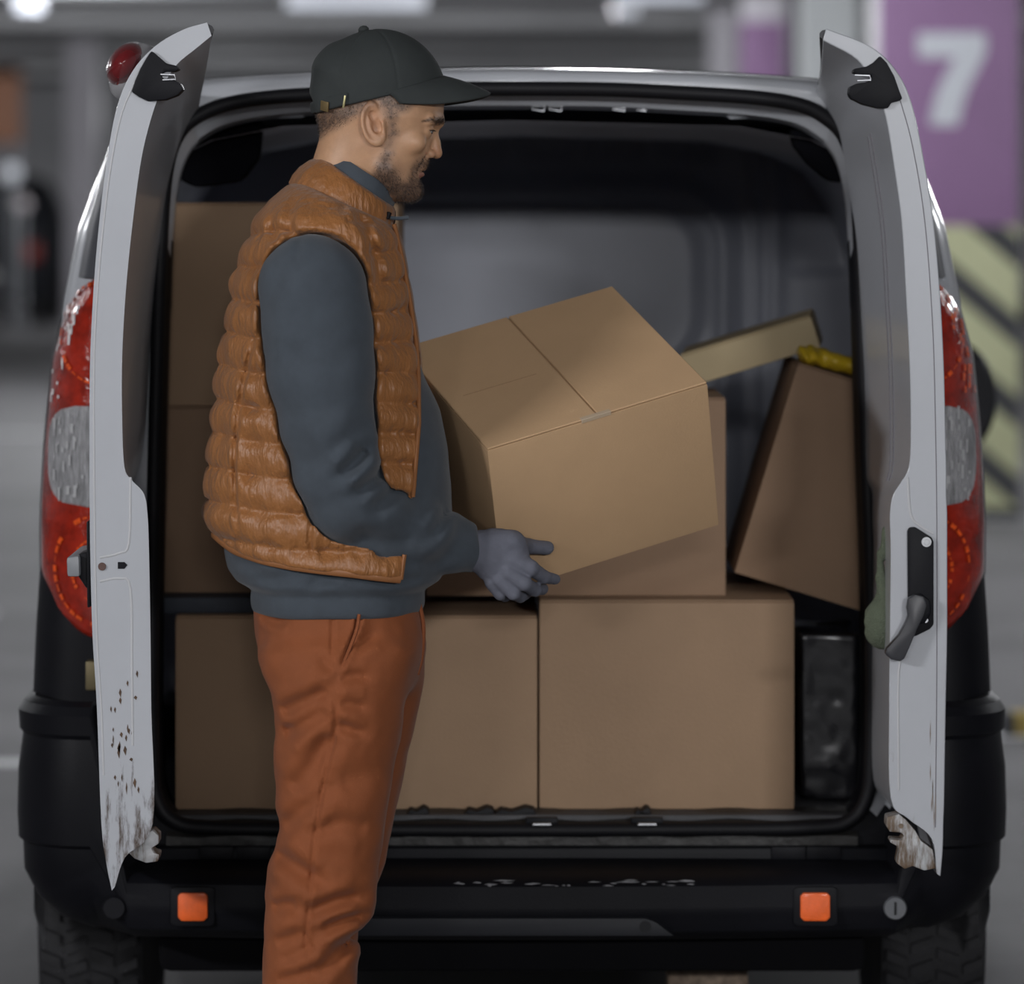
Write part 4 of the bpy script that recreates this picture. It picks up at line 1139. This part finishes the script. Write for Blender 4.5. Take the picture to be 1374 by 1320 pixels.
# --- cap
def cap_fn(X, Y, Z):
    c = (mx(509), YM, mz(131))
    o = ell(X, Y, Z, c, (.1085, .0865, .1105))
    bk = cone(X, Y, Z, mp(445, 140), mp(455, 100), .022, .04, 1.5); o = smin(o, bk, .03)
    az = np.arctan2(Y-YM, X-mx(497)); seam = 0
    for k in range(6):
        dd = np.abs(np.angle(np.exp(1j*(az-k*PI/3)))).astype(f32)
        seam = seam+np.exp(-(dd*np.hypot(X-mx(497), Y-YM)/.0016)**2)
    o = o+.0012*seam+.0016*vnoise(X, Y, Z, 34, 2)*np.clip((mx(470)-X)/.03, 0, 1)
    i_ = o+.0055
    zc = mz(154)+(mz(117)-mz(154))*(X-mx(420))/(mx(580)-mx(420))
    o = smax(o, -(i_), .002); o = smax(o, zc-Z, .002)
    notch = np.sqrt(((X-mx(424))/.03)**2+((Y-YM)/.035)**2+((Z-mz(146))/.024)**2)-1; o = smax(o, -notch*.02, .002)
    st = smax(np.abs(ell(X, Y, Z, c, (.1095, .0880, .1105)))-.0020, np.abs(Z-(zc+.011))-.010, .002); st = smax(st, X-mx(470), .001)
    return smin(o, st, .001)
cap = sdf_obj('cap', cap_fn, (mx(405), YM-.105, mz(170)), (mx(615), YM+.105, mz(30)), .002, cap_m, per, 2)
lathe('cap_button', [(.001, .0075), (.005, .0065), (.0085, .003), (.009, -.002)], mp(488, 40.5), (-.15, 0, 1), cap_m, cap, 20, 180)
G = []
for r_ in np.linspace(0, 1, 12):
    row = []
    for ph in np.linspace(-82, 82, 41):
        t = math.radians(ph); c = math.cos(t)
        x0 = 507+88*c; z0 = 103+26*(1-c)**.9
        x1 = x0+63*max(c, 0)**.62; z1 = 126+18*math.sin(abs(t))**1.4-10*max(0, abs(t)-1.1)
        yl = .0845*math.sin(t)*(1-.04*r_)
        bend = math.sin(PI*r_)*2.5
        row.append((mx(x0+(x1-x0)*r_), YM+yl, mz(z0+(z1-z0)*r_-bend)))
    G.append(row)
b = grid('cap_brim', G, cap_m, cap, thick=.0045, auto=70)
brass = M('brass', (.26, .19, .09), .4, metal=.7)
def cap_piece(name, x, y, w, h_, mat, off):
    n_ = np.array(((mx(x)-mx(509))/.1085**2, 0, (mz(y)-mz(131))/.1105**2)); q = 1-((mx(x)-mx(509))/.1085)**2-((mz(y)-mz(131))/.1105)**2
    yy = -.0865*math.sqrt(max(q, .05)); n_[1] = yy/.0865**2; n_ /= np.linalg.norm(n_)
    c = np.array((mx(x), YM+yy, mz(y)))+n_*off
    u = np.cross((0, 0, 1), n_); u /= np.linalg.norm(u); w_ = np.cross(n_, u)
    u = u*math.cos(.2)+w_*math.sin(.2)*-1; w_ = np.cross(n_, u)
    v = [c+u*a+w_*b_+n_*e for a in (-w/2, w/2) for b_ in (-h_/2, h_/2) for e in (-.0012, .0012)]
    return mesh(name, v, [(0, 1, 3, 2), (4, 6, 7, 5), (0, 4, 5, 1), (2, 3, 7, 6), (0, 2, 6, 4), (1, 5, 7, 3)], mat, cap, bevel=.0006)
cap_piece('strap_buckle', 441, 143, .017, .016, brass, .0055)
cap_piece('strap_slide', 466.5, 137.5, .0035, .020, M('brass_pale', (.34, .31, .16), .4, metal=.6), .0052)

# --- arms
YA = -.752
RARM = [(P(419, 388, YA), .0845), (P(424, 440, YA), .0850), (P(431, 500, YA), .0815), (P(440, 570, YA), .0715), (P(450, 630, YA+.005), .0630), (P(466, 672, YA+.02), .0600), (P(510, 697, YA+.06), .0580), (P(556, 714, YA+.10), .0535), (P(600, 728, YA+.15), .0445), (P(632, 736, YA+.175), .0385)]
LARM = [((mx(428), YM+.185, mz(385)), .078), ((mx(440), YM+.205, mz(470)), .070), ((mx(470), YM+.235, mz(600)), .058), ((mx(500), YM+.285, mz(640)), .055), ((mx(570), YM+.372, mz(655)), .048), ((mx(640), YM+.415, mz(648)), .037)]
def rarm(X, Y, Z): return chain(X, Y, Z, RARM, .012)
def larm(X, Y, Z): return chain(X, Y, Z, LARM, .012)
HT = lev([(300, 355, 522, .150), (340, 335, 534, .170), (400, 325, 545, .182), (460, 316, 556, .184), (510, 311, 572, .184), (550, 308, 590, .184), (600, 306, 602, .184), (650, 304, 606, .184), (700, 303, 607, .184), (738, 303, 604, .184), (760, 307, 600, .183),
          (776, 318, 592, .179), (785, 334, 578, .172), (789, 339, 571, .169), (794, 337, 571, .171), (806, 337, 571, .171), (814, 339, 569, .169), (822, 341, 566, .165)])
S_SLEEVE = [(0.0165, 8.8, [(493, 598), (478, 617), (456, 636)]), (0.0105, 8.8, [(524, 628), (500, 645), (478, 660)]), (0.0075, 10.0, [(540, 648), (520, 668), (500, 680)]), (0.0090, 7.5, [(596, 690), (590, 708), (576, 724)]), (0.0060, 12.5, [(470, 712), (513, 726), (560, 726)]),
            (0.0053, 15.0, [(498, 560), (470, 590), (440, 600)]), (0.0053, 12.5, [(560, 668), (548, 700), (530, 716)]), (0.0045, 15.0, [(393, 356), (366, 393), (357, 433), (362, 475)]), (0.0030, 5.0, [(404, 316), (402, 335), (400, 350)]),
            (0.0060, 11.2, [(604, 745), (590, 758), (565, 764)]), (0.0045, 17.5, [(395, 560), (420, 620), (450, 660)])]
S_HEM = [(.004, 8, [(330, 780), (420, 770), (470, 776)]), (.004, 7, [(480, 770), (530, 780), (570, 776)]), (.002, 3, [(467, 757), (467, 786)]), (.003, 9, [(320, 752), (350, 772), (380, 780)]), (.0045, 7, [(410, 786), (440, 774), (452, 770)])]
def hood_fn(X, Y, Z):
    t = loft(X, Y, Z, HT, YM, 2.3); t = smax(t, mz(818)-Z, .004); t = smax(t, Z-mz(285), .03)
    t = t+strokes(X, Z, S_HEM, YM-.15)*(Y < YM)+.003*vnoise(X, Y, Z, 14, 4)
    a = rarm(X, Y, Z)+strokes(X, Z, S_SLEEVE, YA+.0)+.0022*vnoise(X, Y, Z, 22, 8)
    a = smax(a, X-mx(645)*1.0+.16*(Z-mz(735)), .004)
    d = smin(t, a, .012); d = smin(d, larm(X, Y, Z)+.002*vnoise(X, Y, Z, 22, 9), .02)
    return d
hood = sdf_obj('sweatshirt', hood_fn, (mx(285), -.87, mz(830)), (mx(670), -.06, mz(270)), .004, hood_m, per, 2)

# --- vest
VT = lev([(236, 405, 508, .090), (250, 383, 517, .125), (270, 360, 531, .165), (300, 341, 544, .192), (330, 329, 551, .204), (360, 318, 556, .208), (400, 309, 562, .210), (450, 301, 570, .208), (500, 293, 590, .205), (550, 287, 610, .205), (600, 282, 624, .205),
          (650, 277, 626, .205), (688, 275, 614, .204), (710, 281, 610, .203), (735, 300, 606, .202), (775, 318, 604, .200)])
EDG = np.array([(mz(y), mx(x)) for y, x in ((775, 541), (720, 549), (650, 559), (600, 563), (560, 566), (500, 565), (460, 562), (400, 553), (350, 544), (310, 535), (285, 528), (230, 520))])
HEMV = np.array([(mx(x), mz(y)) for x, y in ((260, 700), (283, 713), (320, 733), (360, 742), (400, 748), (480, 757), (545, 767), (620, 772))])
S_VEST = [(.006, 3, [(342, 450), (335, 474), (326, 511), (320, 545), (316, 580), (313, 621), (315, 682), (322, 730)]), (.005, 3, [(423, 678), (417, 712), (418, 746)]), (.006, 6, [(470, 268), (492, 310), (505, 350), (510, 385)]), (.004, 4, [(545, 350), (553, 400), (559, 450), (562, 520)]),
          (.004, 6, [(440, 245), (452, 262), (470, 290)]), (.005, 6, [(395, 262), (388, 290), (392, 318)]), (.004, 5, [(360, 285), (364, 310), (376, 330)])]
def vest_fn(X, Y, Z):
    d = loft(X, Y, Z, VT, YM, 2.25)
    back = np.clip((mx(330)-X)/.05, 0, 1); front = np.clip((X-mx(480))/.04, 0, 1)
    q = (Z+.20*np.maximum(X-mx(300), 0)*(X < mx(345))+.20*(mx(345)-mx(300))*(X >= mx(345))+.05*(X-mx(345))*(X >= mx(345))+.010*vnoise(X, Y, Z*.4, 11, 3))/np.where(X > mx(470), .0475, .0545)
    ph = np.abs(np.sin(PI*q))
    wr = vnoise(X*1.0, Y*1.0, Z*.30, 75, 6)*np.exp(-(ph/.55)**2)*.0055+vnoise(X, Y, Z*.8, 30, 12)*.0045
    col = np.clip((mz(262)-Z)/.03, 0, 1)
    d = d-(.0125*ph**.55-.007)*col+wr*col+strokes(X, Z, S_VEST, YM-.18)*(Y < YM)
    e = np.interp(Z.ravel(), EDG[::1, 0], EDG[::1, 1]).reshape(Z.shape)
    d = smax(d, X-e, .006)
    hz = np.interp(X.ravel(), HEMV[:, 0], HEMV[:, 1]).reshape(X.shape)
    d = smax(d, hz-Z, .010)
    sa = rarm(X, Y, Z); la = larm(X, Y, Z)
    d = d-.0035*np.exp(-((sa-.011)/.0045)**2)*(Z > mz(640)); d = smax(d, -(sa-.004), .004); d = smax(d, -(la-.004), .006)
    top = mz(240)+(mz(306)-mz(240))*(X-mx(395))/(mx(540)-mx(395)); d = smax(d, Z-top, .022)
    hollow = loft(X, Y, Z, HT, YM, 2.3)-.002
    return smax(d, -(smax(hollow, Z-mz(300), .01)), .003)
vest = sdf_obj('quilted_vest', vest_fn, (mx(262), YM-.235, mz(785)), (mx(580), YM+.235, mz(225)), .0036, vest_m, per, 2)
# bindings: hem, front zip edge, armhole
pts = []
for x in np.linspace(289, 541, 30):
    zz_ = np.interp(mx(x), HEMV[:, 0], HEMV[:, 1]); lv = np.array(sorted(VT)); b_, f_, w_ = (np.interp(zz_, lv[:, 0], lv[:, i]) for i in (1, 2, 3))
    q = max(0, 1-abs((mx(x)-(b_+f_)/2)/((f_-b_)/2))**2.25)**(1/2.25); pts.append((mx(x), YM-w_*q-.001, zz_+.004))
tube('hem_binding', pts, .0065, vest_t, vest, n=8, flat=(.55, 1.1), up=(0, 0, 1))
pts = []
for y in np.linspace(300, 764, 44):
    z_ = mz(y); xe = np.interp(z_, EDG[:, 0], EDG[:, 1]); lv = np.array(sorted(VT)); b_, f_, w_ = (np.interp(z_, lv[:, 0], lv[:, i]) for i in (1, 2, 3))
    q = max(0, 1-abs((xe-.004-(b_+f_)/2)/((f_-b_)/2))**2.25)**(1/2.25); p_ = np.array((xe-.001, YM-w_*q+.002, z_))
    if float(rarm(*[np.array([[[c]]]) for c in p_])[0, 0, 0]) > .002: pts.append(tuple(p_))
for seg in ([p for p in pts if p[2] > mz(705)], [p for p in pts if p[2] < mz(705)]):
    if len(seg) > 1: tube('front_binding', seg, .0046, vest_t, vest, n=8, flat=(.8, 1))
# collar of the vest and neck of the sweatshirt
def collar(name, c, rx, ry, tilt, h, th, mat, parent, wav=.0, open_a=0, seed=1, lean=.25):
    G = []; n = 72; r = np.random.default_rng(seed)
    for k in range(n+1):
        a = math.radians(open_a)+(2*PI-2*math.radians(open_a))*k/n
        rad = np.array((math.cos(a)*rx, math.sin(a)*ry, 0))
        up = np.array((0, 0, 1.)); row = []
        for j in range(13):
            b = 2*PI*j/12
            e = rad/np.linalg.norm(rad)
            tt = th*(1+wav*math.sin(a*7+.4*math.sin(3*b))+wav*.8*math.sin(a*17+1+b)+wav*.6*math.sin(a*29+2*b))
            v = rad+e*(math.cos(b)*tt+lean*h*(-math.sin(b))*.5)+up*math.sin(b)*h/2
            row.append(v)
        G.append(row)
    G = np.array(G); ct, st = math.cos(tilt), math.sin(tilt)
    R = np.array([[ct, 0, st], [0, 1, 0], [-st, 0, ct]])
    G = G@R.T+np.array(c)
    return grid(name, G, mat, parent, auto=80)
collar('collar', mp(464, 268), .077, .088, math.radians(35), .070, .0135, vest_m, vest, .10, 6, 1, .22)
collar('neck_band', mp(474, 256), .061, .072, math.radians(33), .075, .0085, hood_m, hood, .06, 0, 2, .10)
tube('drawstring', catmull([mp(516, 284, YM-.045), mp(521, 291, YM-.05), mp(533, 293, YM-.05), mp(548, 292, YM-.048)], 5), .0030, hood_m, hood, n=8)
lathe('cord_stopper', [(.001, -.006), (.004, -.005), (.0045, .005), (.001, .006)], mp(521, 289, YM-.052), (.3, 0, 1), black_pl, hood, 12)

# --- trousers
YN, YF = YM-.095, YM+.095
PEL = lev([(795, 348, 560, .154), (815, 344, 564, .157), (850, 345, 568, .167), (880, 351, 566, .172), (910, 362, 558, .172), (940, 374, 548, .165)])
NL = lev([(860, 346, 560, .085), (890, 354, 553, .092), (920, 369, 547, .094), (960, 375, 542, .092), (1010, 373, 533, .089), (1060, 378, 524, .085), (1100, 377, 517, .082), (1150, 364, 511, .080), (1190, 361, 508, .078), (1214, 360, 503, .077), (1228, 359, 490, .075), (1245, 359, 482, .074),
          (1320, 358, 480, .072), (1420, 360, 474, .068), (1530, 362, 466, .062), (1602, 360, 468, .062)])
FL = lev([(860, 360, 568, .085), (920, 380, 566, .092), (960, 390, 560, .090), (1050, 392, 541, .085), (1110, 388, 527, .082), (1170, 380, 514, .079), (1220, 372, 494, .076), (1245, 366, 478, .074), (1320, 362, 475, .072), (1420, 366, 478, .068), (1530, 366, 470, .062), (1602, 364, 470, .062)])
S_TR = [(0.0125, 10.3, [(376, 961), (394, 949), (422, 934), (444, 922)]), (0.0125, 10.3, [(378, 988), (402, 973), (443, 945)]), (0.0112, 12.6, [(388, 1064), (410, 1042), (430, 1010), (447, 977)]), (0.0100, 12.6, [(376, 1120), (402, 1092), (428, 1064), (440, 1040)]), (0.0125, 11.5, [(366, 1146), (402, 1166), (422, 1180)]),
        (0.0137, 10.3, [(412, 1228), (443, 1211), (484, 1205)]), (0.0150, 8.0, [(428, 1248), (459, 1236), (486, 1231)]), (0.0088, 9.2, [(363, 1224), (385, 1216), (400, 1216)]), (0.0100, 9.2, [(366, 1270), (398, 1256), (414, 1250)]), (0.0100, 9.2, [(372, 1292), (410, 1272), (420, 1264)]),
        (0.0100, 9.2, [(445, 1280), (476, 1264), (484, 1262)]), (0.0100, 10.3, [(424, 1306), (455, 1280), (462, 1272)]), (0.0088, 10.3, [(370, 1322), (400, 1308), (425, 1302)]), (0.0050, 2.6, [(451, 905), (451, 972), (440, 1026), (427, 1091), (420, 1148), (412, 1240), (405, 1320)]),
        (0.0075, 3.2, [(482, 822), (478, 845), (453, 905)]), (0.0037, 2.5, [(446, 824), (445, 886)]), (0.0063, 6.9, [(455, 909), (475, 905), (496, 906)]), (0.0063, 6.9, [(454, 940), (475, 943), (490, 946)]), (0.0075, 6.9, [(453, 970), (470, 976), (490, 983)]), (0.0050, 16.1, [(512, 1030), (480, 1042), (455, 1044)]),
        (0.0063, 11.5, [(436, 1100), (465, 1104), (495, 1114)]), (0.0050, 9.2, [(414, 1165), (436, 1184), (446, 1190)]), (0.0063, 5.8, [(345, 828), (365, 838), (385, 836)]), (0.0050, 6.9, [(430, 880), (440, 892), (450, 896)]), (0.0050, 8.0, [(500, 850), (486, 862), (476, 866)]), (0.0063, 9.2, [(405, 1120), (425, 1112), (445, 1110)])]
def trou_fn(X, Y, Z):
    p = loft(X, Y, Z, PEL, YM, 2.3); p = smax(p, Z-mz(800), .004); p = smax(p, mz(930)-Z, .03)
    a = loft(X, Y, Z, NL, YN, 2.2); a = smax(a, Z-mz(850), .03); a = smax(a, mz(1600)-Z, .004)
    b = loft(X, Y, Z, FL, YF, 2.2); b = smax(b, Z-mz(850), .03); b = smax(b, mz(1600)-Z, .004)
    d = smin(smin(a, p, .02), smin(b, p, .02), .012)
    return d+strokes(X, Z, S_TR, YN-.07)*(Y < YM)+.003*vnoise(X, Y, Z, 13, 14)+.0012*vnoise(X, Y, Z, 40, 15)
trou = sdf_obj('trousers', trou_fn, (mx(325), YM-.205, mz(1606)), (mx(585), YM+.205, mz(790)), .0042, trou_m, per, 2)
tube('pocket_welt', catmull([mp(482, 824, YN-.074), mp(477, 850, YN-.079), mp(455, 904, YN-.088)], 5), .0028, trou_m, trou, n=6)
tube('fly_edge', catmull([mp(562, 806, YM-.05), mp(568, 840, YM-.05), mp(566, 880, YM-.05), mp(560, 905, YM-.05)], 5), .0035, trou_m, trou, n=6)

# --- gloves
def rhand(X, Y, Z):
    yf = lambda x, y: held_front_Y(x, y)
    W = (P(628, 735, -.585)); 
    c = P(676, 752, -.588)
    d = ell(X, Y, Z, c, (.042, .024, .047))
    d = smin(d, cone(X, Y, Z, W, P(655, 742, -.588), .029, .032, .85), .02)
    d = smin(d, cone(X, Y, Z, P(663, 730, -.592), P(690, 728, -.592), .020, .016), .012)
    th = [(P(684, 726, -.598), .0155), (P(708, 733, yf(708, 733)-.0135), .0125), (P(734, 735, yf(734, 735)-.0125), .0112)]
    d = smin(d, chain(X, Y, Z, th, .004), .008)
    ix = [(P(690, 752, -.600), .0155), (P(712, 762, -.600), .0125), (P(730, 774, -.572), .0105), (P(745, 777, -.548), .0085)]
    d = smin(d, chain(X, Y, Z, ix, .004), .007)
    md = [(P(682, 768, -.604), .0145), (P(704, 783, -.606), .0115), (P(717, 791, -.575), .0105), (P(728, 790, -.545), .0095)]
    d = smin(d, chain(X, Y, Z, md, .004), .0045)
    rg = [(P(672, 778, -.600), .0135), (P(689, 796, -.600), .0108), (P(698, 800, -.570), .0100), (P(706, 796, -.540), .009)]
    d = smin(d, chain(X, Y, Z, rg, .004), .0045)
    pk = [(P(660, 782, -.592), .012), (P(671, 797, -.590), .0092), (P(678, 800, -.565), .0085), (P(684, 797, -.54), .008)]
    d = smin(d, chain(X, Y, Z, pk, .004), .0045)
    return d+.0006*vnoise(X, Y, Z, 120, 3)
sdf_obj('glove', rhand, (mx(600), -.65, mz(830)), (mx(770), -.50, mz(690)), .0018, glove_m, per, 2)
def lhand(X, Y, Z):
    c0 = np.array(LARM[-1][0]); 
    d = cone(X, Y, Z, c0-np.array((.03, 0, 0)), c0+np.array((.05, .012, -.005)), .030, .034)
    d = smin(d, ell(X, Y, Z, c0+np.array((.07, .012, -.008)), (.045, .024, .042)), .02)
    for k in range(4):
        a = c0+np.array((.10, .014, .024-.020*k)); b = a+np.array((.040, .0, -.006)); e = b+np.array((.024, -.016, -.008))
        d = smin(d, chain(X, Y, Z, [(a, .011), (b, .010), (e, .0085)], .004), .004)
    a = c0+np.array((.05, .0, .040)); d = smin(d, chain(X, Y, Z, [(a, .013), (a+np.array((.035, -.006, .018)), .011), (a+np.array((.062, -.010, .020)), .009)], .004), .006)
    return d
c0 = np.array(LARM[-1][0])
sdf_obj('glove', lhand, tuple(c0-np.array((.07, .06, .08))), tuple(c0+np.array((.20, .07, .09))), .003, glove_m, per, 2)
# --- boots
boot_m = M('boot_leather', (.045, .030, .022), .55, var=.2, vscale=20)
for yy, x0 in ((YN, 410), (YF, 416)):
    def boot(X, Y, Z):
        cx_ = mx(x0)
        d = cone(X, Y, Z, (cx_, yy, .14), (cx_-.01, yy, .05), .052, .046)
        d = smin(d, cone(X, Y, Z, (cx_-.03, yy, .045), (cx_+.16, yy, .040), .045, .036, 1.1), .03)
        return smax(d, .006-Z, .004)
    sdf_obj('boot', boot, (mx(x0)-.12, yy-.08, -.01), (mx(x0)+.23, yy+.08, .2), .006, boot_m, per, 2)
    def sole(X, Y, Z):
        cx_ = mx(x0); d = cone(X, Y, Z*0+.04, (cx_-.03, yy, .04), (cx_+.16, yy, .04), .047, .039, 1.08)
        return smax(d, np.abs(Z-.010)-.010, .003)
    sdf_obj('boot_sole', sole, (mx(x0)-.12, yy-.08, -.012), (mx(x0)+.23, yy+.08, .032), .005, rubber, per, 1)

# ------------------------------------------------------------------ small loose things
# black plastic bag beside the squarish box
bag_m = M('black_bag', (.012, .012, .015), .22, var=.2, vscale=10, coat=.3)
def bag(X, Y, Z):
    x0, x1 = P(1071, 0, .2)[0], P(1150, 0, .2)[0]
    d = np.maximum(np.maximum(np.abs(X-(x0+x1)/2)-(x1-x0)/2+.012, np.abs(Y-.30)-.13), np.abs(Z-.705)-.135)-.012
    return smax(d+.006*vnoise(X, Y, Z, 16, 4)+.0015*vnoise(X, Y, Z, 50, 5), .555-Z, .004)
tag(sdf_obj('plastic_bag', bag, (.48, .12, .54), (.68, .48, .92), .005, bag_m, None, 2), 'glossy black plastic bag standing beside the squarish box on the van floor', 'bag')
# olive cloth stuffed into the right door
cl_m = M('olive_cloth', (.13, .155, .105), .9, var=.2, vscale=25, bump=.5, bscale=350)
YC = YR+.14
def cloth(X, Y, Z):
    q = lambda x, y, Y=YC: P(x, y, Y)
    d = chain(X, Y, Z, [(q(1184, 828), .030), (q(1181, 850), .026)], .02)
    d = smin(d, cone(X, Y, Z, q(1190, 815), q(1183, 775), .020, .008), .012)
    d = smin(d, cone(X, Y, Z, q(1183, 775), q(1180, 742), .008, .006), .010)
    d = smin(d, cone(X, Y, Z, q(1190, 740), q(1192, 712), .014, .010), .008)
    return d+.003*vnoise(X, Y, Z, 40, 4)+.0015*vnoise(X, Y, Z, 110, 5)
a = P(1150, 880, YC); b = P(1225, 690, YC)
tag(sdf_obj('cloth', cloth, (a[0], YC-.06, a[2]), (b[0], YC+.06, b[2]), .003, cl_m, None, 2), 'olive green cloth stuffed behind the edge of the door with the lever handle', 'cloth')
# yellow wrap on the leaning box
yw_m = M('yellow_wrap', (.62, .42, .02), .38, var=.15, vscale=20, coat=.2)
YY = .24
def wrap(X, Y, Z):
    a, b = np.array(P(1082, 475, YY)), np.array(P(1190, 504, YY))
    d = cone(X, Y, Z, a, b, .0155, .0175, 2.2)
    d = smin(d, cone(X, Y, Z, np.array(P(1074, 472, YY)), np.array(P(1088, 482, YY)), .009, .014, 2), .008)
    t = (X-a[0])/(b[0]-a[0])
    return d+.003*vnoise(X, Y, Z, 50, 2)+.002*np.sin(t*42+14*Z*10)*np.exp(-(t/.25)**2)
a = P(1055, 520, YY); b = P(1200, 450, YY)
tag(sdf_obj('plastic_wrap', wrap, (a[0], YY-.06, a[2]), (b[0], YY+.06, b[2]), .0025, yw_m, None, 2), 'crumpled yellow plastic wrap lying on top of the leaning box', 'wrap')
